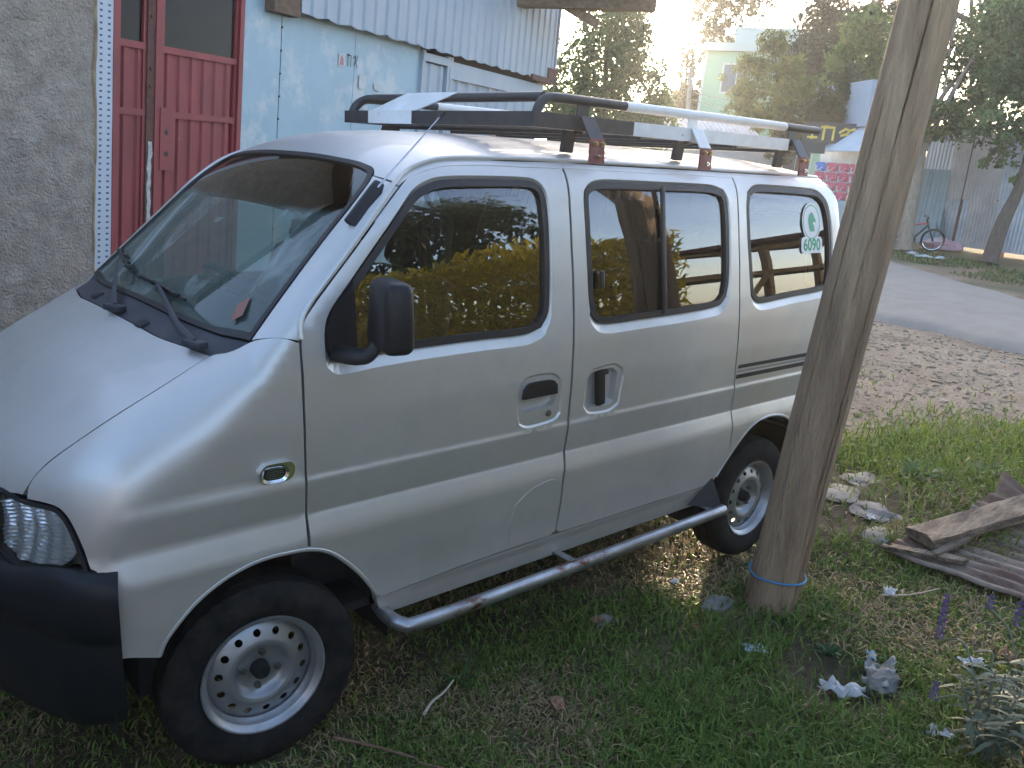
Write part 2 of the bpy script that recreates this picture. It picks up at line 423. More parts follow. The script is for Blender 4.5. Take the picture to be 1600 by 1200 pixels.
def _g(a, n):
    k = np.hanning(2 * n + 1); k /= k.sum(); return np.convolve(np.pad(a, n, mode='reflect', reflect_type='odd'), k, 'valid')
_hx = np.linspace(-.3, 1.5, 361); _hz = _g(np.interp(_hx, [-.3, 0, .138, .349, .583, .75, 1.5], [.50, .80, .922, 1.093, 1.223, 1.30, 1.6]), 18)
_rx = np.linspace(.5, 4.2, 741); _rz = _g(np.interp(_rx, [.5, 1.0, 1.12, 1.28, 1.45, 1.8, 2.5, 3.2, 3.5, 3.7, 4.2], [1.3, 1.645, 1.703, 1.756, 1.773, 1.782, 1.784, 1.776, 1.756, 1.73, 1.6]), 16)
def W(x, z):
    w0 = np.interp(z, *TW0); w = w0 + (np.interp(z, *TW1) - w0) * sstep(.12, .6, x)
    return w - .05 * np.clip((.4 - x) / .4, 0, 1) ** 2
def F(x, y, z):
    y = np.abs(y)
    hood = np.interp(x, _hx, _hz) - .154 * y * y; ws = 1.21 + .96 * (x - (.60 + .157 * y * y)); roof = np.interp(x, _rx, _rz) - .16 * y * y - .12 * y ** 4
    a = smin(np.maximum((hood - z) * .85, (ws - z) * .72), roof - z, .05)
    f = smin(a, (W(x, z) - y) * .98, .05 + .09 * sstep(.75, .45, x) + .03 * sstep(1.0, 1.4, x))
    f = smin(f, (x - (.02 + .413 * y * y + .10 * np.maximum(z - .62, 0))) * .85, .07)
    return smin(f, 3.66 - .10 * np.maximum(z - 1.0, 0) - .24 * y ** 4 - x, .06)
def gradF(p, h=.0015):
    G = []
    for k in range(3):
        d = np.zeros(3); d[k] = h; a = p + d; b = p - d
        G.append(F(b[:, 0], b[:, 1], b[:, 2]) - F(a[:, 0], a[:, 1], a[:, 2]))
    G = np.stack(G, -1); return G / (np.linalg.norm(G, axis=1, keepdims=True) + 1e-12)
def cast(o, d, L, n=110):
    lo = np.zeros(len(o)); hi = np.full(len(o), np.nan)
    for i in range(1, n + 1):
        t = L * i / n; p = o + d * t; f = F(p[:, 0], p[:, 1], p[:, 2])
        hi[np.isnan(hi) & (f > 0)] = t; lo[np.isnan(hi)] = t
    h = np.where(np.isnan(hi), L, hi)
    for i in range(22):
        m = (lo + h) / 2; p = o + d * m[:, None]; f = F(p[:, 0], p[:, 1], p[:, 2]); h = np.where(f > 0, m, h); lo = np.where(f > 0, lo, m)
    return o + d * h[:, None]
def frame(d, eu, S=1.6):
    d = Vector(d).normalized(); eu = Vector(eu); eu = (eu - d * eu.dot(d)).normalized(); ev = eu.cross(d)
    if ev.z < -1e-6 or (abs(ev.z) < 1e-6 and ev.y < 0): ev = -ev
    return np.array(d), np.array(eu), np.array(ev), S
SIDE = (np.array([0., 1, 0]), np.array([1., 0, 0]), np.array([0., 0, 1]), 1.6)
TOP = (np.array([0., 0, -1]), np.array([1., 0, 0]), np.array([0., 1, 0]), 2.6)
FRONT = (np.array([1., 0, 0]), np.array([0., 1, 0]), np.array([0., 0, 1]), 1.0)
REAR = (np.array([-1., 0, 0]), np.array([0., 1, 0]), np.array([0., 0, 1]), 5.0)
FEND = frame((.2, .7, -.62), (1, 0, 0)); PILL = frame((.45, .7, -.5), (1, 0, .6)); LAMP = frame((.75, .62, -.1), (.62, -.75, 0))
def uv(P, fr): P = np.asarray(P, float); return np.stack([P @ fr[1], P @ fr[2]], 1)
def smooth_loop(P, step=.014, corner=42, closed=True):
    """Catmull-Rom resample of a closed 2-D outline, keeping true corners"""
    P = np.asarray(P, float); n = len(P); cor = np.zeros(n, bool)
    for i in range(n):
        a = P[i] - P[i - 1]; b = P[(i + 1) % n] - P[i]
        c = np.dot(a, b) / (np.linalg.norm(a) * np.linalg.norm(b) + 1e-9); cor[i] = c < math.cos(math.radians(corner))
    out = []
    for i in range(n):
        p0, p1, p2, p3 = P[i - 1], P[i], P[(i + 1) % n], P[(i + 2) % n]
        if cor[i]: p0 = 2 * p1 - p2
        if cor[(i + 1) % n]: p3 = 2 * p2 - p1
        L = np.linalg.norm(p2 - p1); k = max(1, int(round(L / step)))
        m1 = (p2 - p0) / 2; m2 = (p3 - p1) / 2
        for m in (m1, m2):
            q = np.linalg.norm(m)
            if q > L * 1.2: m *= L * 1.2 / q
        for j in range(k):
            t = j / k; h00 = 2 * t ** 3 - 3 * t * t + 1; h10 = t ** 3 - 2 * t * t + t; h01 = -2 * t ** 3 + 3 * t * t; h11 = t ** 3 - t * t
            out.append(h00 * p1 + h10 * m1 + h01 * p2 + h11 * m2)
    return np.array(out)
def area2(P): return np.sum(P[:, 0] * np.roll(P[:, 1], -1) - np.roll(P[:, 0], -1) * P[:, 1])
def inset(P, d):
    """move a closed loop inwards by d (scalar or per-normal function)"""
    s = 1 if area2(P) > 0 else -1
    t = np.roll(P, -1, 0) - np.roll(P, 1, 0); t /= np.linalg.norm(t, axis=1, keepdims=True) + 1e-12
    nrm = np.stack([-t[:, 1], t[:, 0]], 1) * s
    dd = np.array([d(q) for q in nrm])[:, None] if callable(d) else d
    return P + nrm * dd
def inside(Q, P):
    x, y = Q[:, 0], Q[:, 1]; r = np.zeros(len(Q), bool)
    for (x0, y0), (x1, y1) in zip(P, np.roll(P, -1, 0)):
        c = (y0 > y) != (y1 > y)
        with np.errstate(divide='ignore', invalid='ignore'): r ^= c & (x < (x1 - x0) * (y - y0) / (y1 - y0) + x0)
    return r
def dist_loop(Q, P):
    d = np.full(len(Q), 9.0)
    for a, b in zip(P, np.roll(P, -1, 0)):
        ab = b - a; t = np.clip(((Q - a) @ ab) / (ab @ ab + 1e-12), 0, 1); d = np.minimum(d, np.linalg.norm(Q - a - t[:, None] * ab, axis=1))
    return d
def panel(name, loop, fr, material, parent, holes=(), off=0.0, thick=.018, step=.035, vrows=(), mirror=False, gap=0.0, fn=None):
    """a pressed panel lying on the body shell.  loop: closed outline in the frame's (u, v);
    holes: list of (loop, depth, bevel) whose edge is pressed in by depth over a bevel width"""
    if gap: loop = inset(loop, gap)
    rings = [loop]; offs = [np.zeros(len(loop))]; holeloops = []; excl = []
    for h, depth, bev in holes:
        rings.append(h); offs.append(np.full(len(h), depth)); holeloops.append(h)
        if depth: o = inset(h, lambda q: -bev(q)); rings.append(o); offs.append(np.zeros(len(o))); excl.append(o)
        else: excl.append(h)
    us = np.arange(loop[:, 0].min() + step * .5, loop[:, 0].max(), step); vs = np.arange(loop[:, 1].min() + step * .5, loop[:, 1].max(), step)
    if len(vrows): vs = np.array([v for v in vs if min(abs(v - w) for w in vrows) > .007] + [w for w in vrows if loop[:, 1].min() < w < loop[:, 1].max()])
    U, Vv = np.meshgrid(us, vs); G = np.stack([U.ravel(), Vv.ravel()], 1)
    G = G[inside(G, loop)]
    if len(G): G = G[dist_loop(G, loop) > .006]
    for e in excl:
        if len(G): G = G[~inside(G, e)]
        if len(G): G = G[dist_loop(G, e) > .006]
    pts = np.concatenate(rings + [G]); po = np.concatenate(offs + [np.zeros(len(G))])
    edges = []; k = 0
    for r in rings:
        m = len(r); edges += [(k + i, k + (i + 1) % m) for i in range(m)]; k += m
    res = delaunay_2d_cdt([Vector(p) for p in pts], edges, [], 0, 1e-6)
    P2 = np.array([v[:] for v in res[0]]); orig = [o[0] if o else 0 for o in res[3]]
    tri = np.array([f[:] for f in res[2]])
    ce = P2[tri].mean(1); ok = inside(ce, loop)
    for h in holeloops: ok &= ~inside(ce, h)
    tri = tri[ok]; po = po[orig]
    d, eu, ev, S = fr
    o3 = P2[:, :1] * eu + P2[:, 1:2] * ev - d * S
    X = cast(o3, np.broadcast_to(d, o3.shape), 2 * S, int(2 * S / .022)); Nn = gradF(X)
    X = X - Nn * (off + po)[:, None]
    if fn is not None: X = fn(X, Nn, P2)
    a, b, c = X[tri[:, 0]], X[tri[:, 1]], X[tri[:, 2]]; fnrm = np.cross(b - a, c - a)
    flip = np.einsum('ij,ij->i', fnrm, Nn[tri[:, 0]]) < 0; tri[flip] = tri[flip][:, ::-1]
    # rim: every boundary edge is folded inwards
    cnt = {}
    for t in tri:
        for i in range(3): cnt[(t[i], t[(i + 1) % 3])] = 1
    be = [(i, j) for (i, j) in cnt if (j, i) not in cnt]
    bv = sorted({i for e in be for i in e}); idx = {v: len(X) + q for q, v in enumerate(bv)}
    XX = np.concatenate([X, X[bv] - Nn[bv] * thick]); faces = [tuple(t) for t in tri.tolist()]; nmain = len(faces)
    faces += [(j, i, idx[i], idx[j]) for i, j in be]
    bevv = po > 1e-6
    base = np.array(ORG[parent.name]); out = []
    for mir in ((False, True) if mirror else (False,)):
        VV = XX.copy(); Fc = faces; NN = Nn.copy()
        if mir: VV[:, 1] *= -1; NN[:, 1] *= -1; Fc = [f[::-1] for f in faces]
        me = bpy.data.meshes.new(name); me.from_pydata((VV - base).tolist(), [], Fc); me.update()
        me.materials.append(MATS[material] if isinstance(material, str) else material)
        me.polygons.foreach_set('use_smooth', np.ones(len(Fc), bool))
        pn = np.zeros(len(Fc) * 3); me.polygons.foreach_get('normal', pn); pn = pn.reshape(-1, 3)
        ln = []
        for q, f in enumerate(Fc):
            if fn is None and q < nmain and not any(bevv[v] for v in f): ln += [tuple(NN[v]) for v in f]
            else: ln += [tuple(pn[q])] * len(f)
        if fn is None: me.normals_split_custom_set(ln)
        out.append(link(name, me, parent))
    return out if mirror else out[0]

def paint(name, col, metal, rough, coat):
    m = mat(name, col, rough, metal, spec=0.5, coat=coat)
    N = m.node_tree.nodes; L = m.node_tree.links; b = N['Principled BSDF']
    tc = N.new('ShaderNodeTexCoord'); fl = N.new('ShaderNodeTexNoise'); fl.inputs['Scale'].default_value = 900; fl.inputs['Detail'].default_value = 2
    L.new(tc.outputs['Object'], fl.inputs['Vector'])
    bp = N.new('ShaderNodeBump'); bp.inputs['Strength'].default_value = 0.05; bp.inputs['Distance'].default_value = 0.0006
    L.new(fl.outputs['Fac'], bp.inputs['Height']); L.new(bp.outputs[0], b.inputs['Normal'])
    # road dust: thicker low on the body
    du = N.new('ShaderNodeTexNoise'); du.inputs['Scale'].default_value = 3.5; du.inputs['Detail'].default_value = 9; du.inputs['Roughness'].default_value = 0.65
    L.new(tc.outputs['Object'], du.inputs['Vector'])
    sp = N.new('ShaderNodeSeparateXYZ'); L.new(tc.outputs['Object'], sp.inputs[0])
    hr = N.new('ShaderNodeMapRange'); hr.inputs[1].default_value = 0.62; hr.inputs[2].default_value = 0.3; hr.inputs[3].default_value = 0.0; hr.inputs[4].default_value = 0.5; L.new(sp.outputs['Z'], hr.inputs[0])
    ad = N.new('ShaderNodeMath'); ad.operation = 'ADD'; L.new(du.outputs['Fac'], ad.inputs[0]); L.new(hr.outputs[0], ad.inputs[1])
    mr = N.new('ShaderNodeMapRange'); mr.inputs[1].default_value = 0.48; mr.inputs[2].default_value = 1.05; mr.inputs[4].default_value = 0.7; L.new(ad.outputs[0], mr.inputs[0])
    mx = N.new('ShaderNodeMix'); mx.data_type = 'RGBA'; mx.inputs[6].default_value = (*col, 1); mx.inputs[7].default_value = (0.36, 0.33, 0.28, 1)
    L.new(mr.outputs[0], mx.inputs[0]); L.new(mx.outputs[2], b.inputs['Base Color'])
    rr = N.new('ShaderNodeMapRange'); rr.inputs[3].default_value = rough; rr.inputs[4].default_value = 0.6; L.new(mr.outputs[0], rr.inputs[0]); L.new(rr.outputs[0], b.inputs['Roughness'])
    mm = N.new('ShaderNodeMapRange'); mm.inputs[3].default_value = metal; mm.inputs[4].default_value = 0.1; L.new(mr.outputs[0], mm.inputs[0]); L.new(mm.outputs[0], b.inputs['Metallic'])
    return m
paint('silver_paint', (0.61, 0.59, 0.56), 0.72, 0.45, 0.25)
mat('black_plastic', (0.009, 0.010, 0.013), 0.42, col2=(0.014, 0.015, 0.018), scale=9, bump=0.01, bscale=300, spec=0.3)
mat('cowl_plastic', (0.03, 0.032, 0.042), 0.55, col2=(0.05, 0.05, 0.058), scale=7, bump=0.01, bscale=250)
mat('rubber', (0.012, 0.012, 0.014), 0.5)
mat('tyre_rubber', (0.008, 0.008, 0.009), 0.85, spec=0.2, col2=(0.028, 0.025, 0.022), scale=14, bump=0.02, bscale=90)
mat('dark_interior', (0.018, 0.018, 0.019), 0.85, col2=(0.028, 0.027, 0.026), scale=20)
mat('grey_trim', (0.30, 0.29, 0.27), 0.7); mat('dark_trim', (0.05, 0.048, 0.045), 0.8)
mat('seat_fabric', (0.022, 0.022, 0.024), 0.9, col2=(0.04, 0.04, 0.04), scale=60)
mat('underbody', (0.010, 0.010, 0.010), 0.9)
mat('chrome', (0.75, 0.76, 0.78), 0.12, 1.0)
mat('wheel_steel', (0.40, 0.41, 0.43), 0.40, 0.7, col2=(0.27, 0.265, 0.26), scale=9, contrast=(0.4, 0.8))
mat('nut_steel', (0.22, 0.21, 0.19), 0.45, 0.9)
mat('worn_step', (0.50, 0.51, 0.53), 0.35, 0.85, col2=(0.30, 0.29, 0.30), scale=12, col3=(0.16, 0.07, 0.04), scale3=9, th3=(0.57, 0.63), stretch=(0.5, 1, 1))
glass_mat('side_glass', (0.86, 0.90, 0.87), 1.6); glass_mat('door_glass', (0.84, 0.88, 0.85), 2.3)
glass_mat('rear_glass', (0.20, 0.22, 0.23), 2.3)
glass_mat('windshield_glass', (0.42, 0.52, 0.48), 1.6, 0.0, 0.6)
mat('tint_film', (0.004, 0.004, 0.005), 0.5, spec=0.1)
glass_mat('lamp_lens', (0.93, 0.95, 0.95), 1.5)

VAN = thing('minivan', 'silver minivan with a roof rack parked on the grass in front of the blue wall', 'van', (1.8, 0, 0))
SIL = 'silver_paint'
ROWS = (.672, .70, .722, .728, .732, .737, .744, .80, .828, .836, .841, .847, .854)
bottom_bev = lambda w, s: (lambda q: s + (w - s) * max(0.0, q[1]) ** 1.5)      # window surround: wide ledge below, thin elsewhere
def L2(P, **k): return smooth_loop(np.array(P, float), **k)

B_LINE = [(1.742, .452), (1.749, .53), (1.755, .64), (1.766, .72), (1.77, .84), (1.771, 1.07), (1.771, 1.28), (1.769, 1.46), (1.773, 1.695)]
DOOR_TOP = [(1.668, 1.697), (1.5, 1.693), (1.353, 1.687), (1.264, 1.674), (1.184, 1.648), (1.122, 1.609), (1.043, 1.538), (.948, 1.442), (.86, 1.353), (.804, 1.293), (.780, 1.259)]
REAR_ARCH = [(2.66, .40), (2.693, .455), (2.758, .530), (2.83, .597), (2.893, .640), (2.962, .665), (3.049, .672), (3.128, .662), (3.20, .635), (3.27, .585), (3.33, .51), (3.365, .42)]
FRONT_ARCH = [(.372, .456), (.393, .501), (.455, .568), (.518, .609), (.582, .634), (.649, .646), (.717, .645), (.778, .635)]

# front doors
fd = [(.771, 1.21), (.772, 1.139), (.774, 1.035), (.779, .838), (.783, .714), (.783, .632), (.864, .600), (.945, .520), (.998, .453), (1.018, .414), (1.3, .428), (1.52, .433), (1.722, .433)] + B_LINE + DOOR_TOP
fw = L2([(.85, 1.24), (.849, 1.184), (.86, 1.16), (.887, 1.15), (.975, 1.156), (1.11, 1.162), (1.355, 1.166), (1.557, 1.166), (1.627, 1.182), (1.659, 1.23), (1.669, 1.342), (1.673, 1.508), (1.668, 1.59), (1.648, 1.627), (1.606, 1.642), (1.392, 1.641), (1.262, 1.634), (1.198, 1.616), (1.149, 1.587), (1.061, 1.496), (.938, 1.364), (.868, 1.285)])
hp = L2([(1.538, .917), (1.54, .992), (1.571, 1.02), (1.678, 1.021), (1.718, 1.0), (1.727, .95), (1.727, .885), (1.702, .864), (1.586, .857), (1.55, .872)], step=.01)
pocket = lambda q: .007
def door_fn(X, Nn, P2): return X
FD = panel('front_door', L2(fd), SIDE, SIL, VAN, holes=[(fw, .014, bottom_bev(.034, .008)), (hp, .004, pocket)], gap=.0025, vrows=ROWS, mirror=True)
def window_set(loop, door, glass, w=.021, dep=.010, seal='window_seal', split=None):
    for m, dr in enumerate(door):
        me = panel(seal, loop, SIDE, 'rubber', VAN, holes=[(inset(loop, w), 0, None)], off=dep - .006, thick=.02, step=.05)
        gl = panel('window', inset(loop, w - .006), SIDE, 'side_glass' if m else glass, VAN, off=dep + .006, thick=.004, step=.06)
        for o in (me, gl):
            o.parent = dr; o.matrix_parent_inverse = Matrix()
            if m:
                o.data.transform(Matrix.Scale(-1, 4, (0, 1, 0))); o.data.flip_normals()
window_set(fw, FD, 'door_glass')
def both(door, builder):
    """build a detail on the near side and mirror it to the far side as a child of each door"""
    for m, dr in enumerate(door):
        o = builder(dr)
        for q in (o if isinstance(o, (list, tuple)) else [o]):
            if m: q.data.transform(Matrix.Scale(-1, 4, (0, 1, 0))); q.data.flip_normals()
sail = L2([(.852, 1.235), (.851, 1.184), (.862, 1.162), (.888, 1.153), (.937, 1.156), (.937, 1.36), (.93, 1.352), (.868, 1.283)], step=.02)
both(FD, lambda d: panel('mirror_sail', sail, SIDE, 'black_plastic', d, off=-.004, thick=.02, step=.05))
# handle: recessed plate, black flap and bright cup below it
cup = L2([(1.553, .953), (1.705, .955), (1.703, .929), (1.684, .915), (1.573, .910), (1.554, .926)], step=.01)
flap = L2([(1.553, .953), (1.556, .983), (1.58, 1.004), (1.679, 1.004), (1.702, .986), (1.706, .955)], step=.01)
both(FD, lambda d: panel('handle_plate', hp, SIDE, SIL, d, holes=[(cup, .022, lambda q: .004)], off=.005, thick=.02, step=.03))
both(FD, lambda d: panel('handle_cup', inset(cup, -.001), SIDE, SIL, d, off=.026, thick=.004, step=.02))
both(FD, lambda d: panel('door_handle', flap, SIDE, 'black_plastic', d, off=-.006, thick=.012, step=.02))
both(FD, lambda d: MB().tube([(1.676, -.718, .888), (1.676, -.7265, .888)], .011, 18).tube([(1.676, -.7265, .888), (1.676, -.729, .888)], .007, 18).build('door_lock', 'nut_steel', d))
fuel = L2([(1.742, .445), (1.752, .634), (1.694, .651), (1.607, .635), (1.535, .59), (1.522, .515), (1.527, .446)], step=.012)
both(FD, lambda d: panel('fuel_flap', fuel, SIDE, SIL, d, off=-.0018, thick=.004, step=.04, vrows=ROWS))
# sliding doors
sd = [(1.766, .435)] + [(x + .005, z) for x, z in B_LINE] + [(2.0, 1.699), (2.4, 1.700), (2.725, 1.697), (2.722, 1.47), (2.728, 1.2), (2.738, .96), (2.748, .84), (2.755, .73), (2.755, .62), (2.752, .524), (2.693, .455), (2.664, .425), (2.3, .430)]
sw = L2([(1.849, 1.595), (1.862, 1.621), (1.901, 1.640), (1.967, 1.647), (2.222, 1.647), (2.553, 1.645), (2.634, 1.629), (2.657, 1.588), (2.661, 1.468), (2.658, 1.289), (2.641, 1.222), (2.592, 1.190), (2.416, 1.178), (2.165, 1.173), (1.967, 1.170), (1.901, 1.178), (1.864, 1.207), (1.852, 1.295), (1.847, 1.476)])
hs = L2([(1.848, .889), (1.854, .98), (1.872, 1.012), (1.985, 1.020), (2.027, 1.0), (2.035, .974), (2.023, .876), (1.979, .857), (1.878, .862)], step=.012)
hi_ = L2([(1.862, .9), (1.867, .985), (1.887, .999), (1.982, 1.003), (2.003, .984), (1.998, .89), (1.955, .88), (1.875, .885)], step=.012)
SD = panel('sliding_door', L2(sd), SIDE, SIL, VAN, holes=[(sw, .014, bottom_bev(.034, .008)), (hs, .004, pocket)], gap=.0025, vrows=ROWS, mirror=True)
window_set(sw, SD, 'rear_glass')
both(SD, lambda d: panel('handle_plate', hs, SIDE, SIL, d, holes=[(hi_, .026, lambda q: .008)], off=.005, thick=.02, step=.03))
both(SD, lambda d: panel('handle_cup', inset(hi_, -.001), SIDE, SIL, d, off=.030, thick=.004, step=.03))
both(SD, lambda d: MB().rbox((1.932, -.714, .941), (.040, .022, .128), .008, 3, Matrix.Rotation(-.12, 3, 'Y')).rbox((1.938, -.716, .998), (.046, .02, .02), .006, 2).build('door_handle', 'black_plastic', d))
both(SD, lambda d: MB().rbox((2.255, -.677, 1.41), (.022, .010, .46), .003, 2, Matrix.Rotation(-.155, 3, 'X')).build('window_divider', 'rubber', d))
both(SD, lambda d: MB().rbox((1.915, -.696, 1.322), (.018, .014, .062), .006, 3, Matrix.Rotation(-.13, 3, 'X')).build('window_latch', 'rubber', d))
# rear quarter panels
qp = [(2.730, 1.697), (2.9, 1.70), (3.2, 1.70), (3.46, 1.694), (3.515, 1.60), (3.535, 1.45), (3.555, 1.2), (3.575, .95), (3.585, .7), (3.575, .46), (3.38, .40)] + REAR_ARCH[::-1][1:-2] + [(2.7565, .530), (2.7595, .62), (2.7595, .73), (2.7525, .84), (2.7425, .96), (2.7325, 1.2), (2.7265, 1.47)]
qw = L2([(2.789, 1.575), (2.803, 1.625), (2.855, 1.650), (2.937, 1.656), (3.298, 1.648), (3.373, 1.632), (3.427, 1.573), (3.453, 1.459), (3.458, 1.328), (3.451, 1.245), (3.411, 1.214), (3.331, 1.204), (3.132, 1.195), (2.918, 1.182), (2.863, 1.189), (2.821, 1.222), (2.806, 1.282), (2.788, 1.466)])
QP = panel('quarter_panel', L2(qp), SIDE, SIL, VAN, holes=[(qw, .012, bottom_bev(.030, .007))], gap=.0012, vrows=ROWS, mirror=True)
window_set(qw, QP, 'rear_glass')
both(QP, lambda d: panel('door_rail', np.array([(2.758, .918), (3.40, .912), (3.40, .930), (2.764, .932)]), SIDE, 'rubber', d, off=-.003, thick=.01, step=.05))
both(QP, lambda d: panel('door_rail', np.array([(2.757, .900), (3.40, .897), (3.40, .906), (2.758, .908)]), SIDE, 'grey_trim', d, off=-.0015, thick=.01, step=.05))
both(QP, lambda d: panel('door_rail', np.array([(2.754, .874), (3.40, .872), (3.40, .890), (2.757, .891)]), SIDE, 'rubber', d, off=-.003, thick=.01, step=.05))
# front fenders, bonnet, cowl, pillars, roof
hood_seam = [(.150, -.495, .848), (.165, -.499, .882), (.197, -.509, .922), (.257, -.534, .974), (.36, -.566, 1.047), (.476, -.578, 1.113), (.584, -.581, 1.171)]
fen = [(.247, -.697, .708), (.237, -.689, .714), (.229, -.672, .761), (.216, -.645, .815), (.206, -.621, .840), (.193, -.594, .851), (.154, -.51, .848)] + hood_seam[1:] + [(.616, -.607, 1.181), (.643, -.622, 1.194), (.668, -.642, 1.211), (.70, -.665, 1.214), (.768, -.71, 1.212), (.769, -.719, 1.139), (.771, -.725, 1.035), (.776, -.728, .838), (.780, -.723, .714), (.779, -.738, .635)] + [(x, -.738, z) for x, z in FRONT_ARCH[::-1][1:]] + [(.30, -.722, .470), (.271, -.719, .475), (.260, -.717, .604), (.256, -.709, .677)]
panel('fender', L2(uv(fen, FEND)), FEND, SIL, VAN, gap=.002, step=.022, mirror=True)
def sym(P): return P + [(p[0], -p[1]) for p in reversed(P) if abs(p[1]) > 1e-6]
cowl_front = [(.586, -.583), (.568, -.495), (.548, -.40), (.537, -.32), (.529, -.16), (.526, 0)]
bonnet = [(.058, 0), (.080, -.25), (.116, -.40), (.149, -.492)] + [(p[0], p[1]) for p in hood_seam[1:-1]] + [(.584, -.581)] + [(.566, -.495), (.546, -.40), (.535, -.32), (.527, -.16), (.524, 0)]
panel('bonnet', L2(bonnet[1:-1] + [(p[0], 0) for p in bonnet[-1:]] + [(p[0], -p[1]) for p in bonnet[1:-1][::-1]] + [bonnet[0]]), TOP, SIL, VAN, gap=.002, step=.022)
glass_base = [(.664, -.637), (.624, -.438), (.603, -.273), (.596, -.10), (.595, 0)]
ch = cowl_front[:-1] + [(.526, 0)] + [(p[0], -p[1]) for p in cowl_front[:-1][::-1]]
cg = [(p[0], -p[1]) for p in glass_base[:-1]] + [(.595, 0)] + glass_base[:-1][::-1]
panel('cowl', L2(ch + [(.616, .607), (.643, .621)] + cg + [(.643, -.621), (.616, -.607)]), TOP, 'cowl_plastic', VAN, gap=.001, off=.004, step=.02)
ws_side = [(.667, -.637), (.748, -.614), (.846, -.591), (.92, -.576), (1.0, -.561), (1.06, -.541), (1.095, -.520), (1.115, -.499), (1.125, -.472)]
ws_top = [(1.127, -.404), (1.119, -.295), (1.112, -.12), (1.110, 0)]
half = ws_side + ws_top
wsl = L2(half + [(p[0], -p[1]) for p in half[:-1][::-1]] + cg[1:-1])
panel('windshield_seal', wsl, TOP, 'rubber', VAN, holes=[(inset(wsl, .016), 0, None)], off=-.003, thick=.015, step=.04)
WS = panel('windshield', inset(wsl, .013), TOP, 'windshield_glass', VAN, off=.003, thick=.004, step=.03)
band = [(.943, -.545), (.939, -.33), (.934, -.10), (.934, 0), (.934, .10), (.939, .33), (.943, .545)]
bl = np.array(band + [(1.0, .53), (1.06, .51), (1.095, .49), (1.108, .45), (1.108, .30), (1.10, .10), (1.097, 0), (1.10, -.10), (1.108, -.30), (1.108, -.39), (1.065, -.45), (1.013, -.505), (.96, -.538)])
panel('sun_strip', smooth_loop(bl, step=.02), TOP, 'tint_film', WS, off=.010, thick=.001, step=.05)
pillar = [(1.103, -.515, 1.633), (1.082, -.531, 1.617), (1.0, -.563, 1.545), (.92, -.577, 1.468), (.846, -.593, 1.394), (.748, -.617, 1.295), (.670, -.639, 1.215), (.70, -.665, 1.216), (.768, -.711, 1.216), (.779, -.704, 1.259), (.802, -.697, 1.293), (.858, -.688, 1.353), (.946, -.673, 1.442), (1.041, -.651, 1.538), (1.120, -.624, 1.610)]
panel('front_pillar', L2(uv(pillar, PILL)), PILL, SIL, VAN, gap=.0012, step=.02, mirror=True)
roof_half = [(1.108, 0), (1.111, -.12), (1.118, -.295), (1.128, -.404), (1.128, -.472), (1.118, -.499), (1.105, -.517), (1.122, -.619), (1.184, -.606), (1.264, -.600), (1.353, -.600), (1.668, -.606), (2.1, -.608), (2.6, -.608), (3.2, -.603), (3.44, -.588), (3.50, -.55), (3.535, -.45), (3.55, -.25), (3.555, 0)]
panel('roof', L2(roof_half + [(p[0], -p[1]) for p in roof_half[1:-1][::-1]]), TOP, SIL, VAN, gap=.001, step=.03)
# rain gutter running up the pillar and along the roof edge
def on_side(x, z, out):
    p = cast(np.array([[x, -1.6, z]]), np.array([[0., 1, 0]]), 1.6, 80); return Vector((p - 0 + gradF(p) * out)[0])
gl_pts = [(.770, 1.222), (.775, 1.262), (.797, 1.297), (.853, 1.358), (.941, 1.447), (1.036, 1.544), (1.116, 1.616), (1.180, 1.655), (1.262, 1.682), (1.353, 1.694), (1.5, 1.700), (1.668, 1.704), (2.0, 1.706), (2.4, 1.707), (2.8, 1.706), (3.2, 1.706), (3.49, 1.700)]
gpath = bez([on_side(x, z, .003) for x, z in gl_pts], 4)
for s in (1, -1):
    MB().tube([(p.x, p.y * s, p.z) for p in gpath], .0075, 8).build('rain_gutter', SIL, VAN)
    MB().tube([(p.x, (p.y - .001) * s, p.z - .0105) for p in gpath[24:]], .005, 6).build('gutter_shadow_strip', 'rubber', VAN)  # gap and shadow under the gutter, put in as a black strip
# tailgate
tg = [(-.57, .45), (-.60, .8), (-.59, 1.2), (-.555, 1.5), (-.50, 1.66), (-.35, 1.705), (0, 1.72), (.35, 1.705), (.50, 1.66), (.555, 1.5), (.59, 1.2), (.60, .8), (.57, .45)]
tw = L2([(-.50, 1.2), (-.47, 1.5), (-.42, 1.58), (0, 1.60), (.42, 1.58), (.47, 1.5), (.50, 1.2), (.46, 1.15), (0, 1.14), (-.46, 1.15)])
TG = panel('tailgate', L2(tg), REAR, SIL, VAN, holes=[(tw, .008, lambda q: .012)], step=.06)
panel('window_seal', tw, REAR, 'rubber', TG, holes=[(inset(tw, .02), 0, None)], off=.004, thick=.015, step=.06)
panel('window', inset(tw, .015), REAR, 'rear_glass', TG, off=.012, thick=.004, step=.08)
for s in (1, -1):
    tl = np.array([(.605 * s, .95), (.665 * s, .95), (.64 * s, 1.25), (.60 * s, 1.25)])
    if s < 0: tl = tl[::-1]
    panel('tail_lamp', tl, REAR, mat('red_lens', (0.45, 0.02, 0.015), 0.15), VAN, off=-.012, thick=.03, step=.04)
panel('rear_corner', L2([(-.70, .45), (-.60, .45), (-.63, .8), (-.62, 1.2), (-.585, 1.5), (-.52, 1.67), (-.585, 1.69), (-.64, 1.5), (-.675, 1.2), (-.70, .8)]), REAR, SIL, VAN, off=.004, step=.05, mirror=True)
# sill
sill = np.array([(1.012, .408), (1.05, .335), (2.62, .335), (2.675, .40), (2.655, .420), (2.3, .4255), (1.75, .4285), (1.3, .4225), (1.03, .4095)])
panel('sill', smooth_loop(sill, corner=15), SIDE, SIL, VAN, off=.006, thick=.05, step=.03, mirror=True)
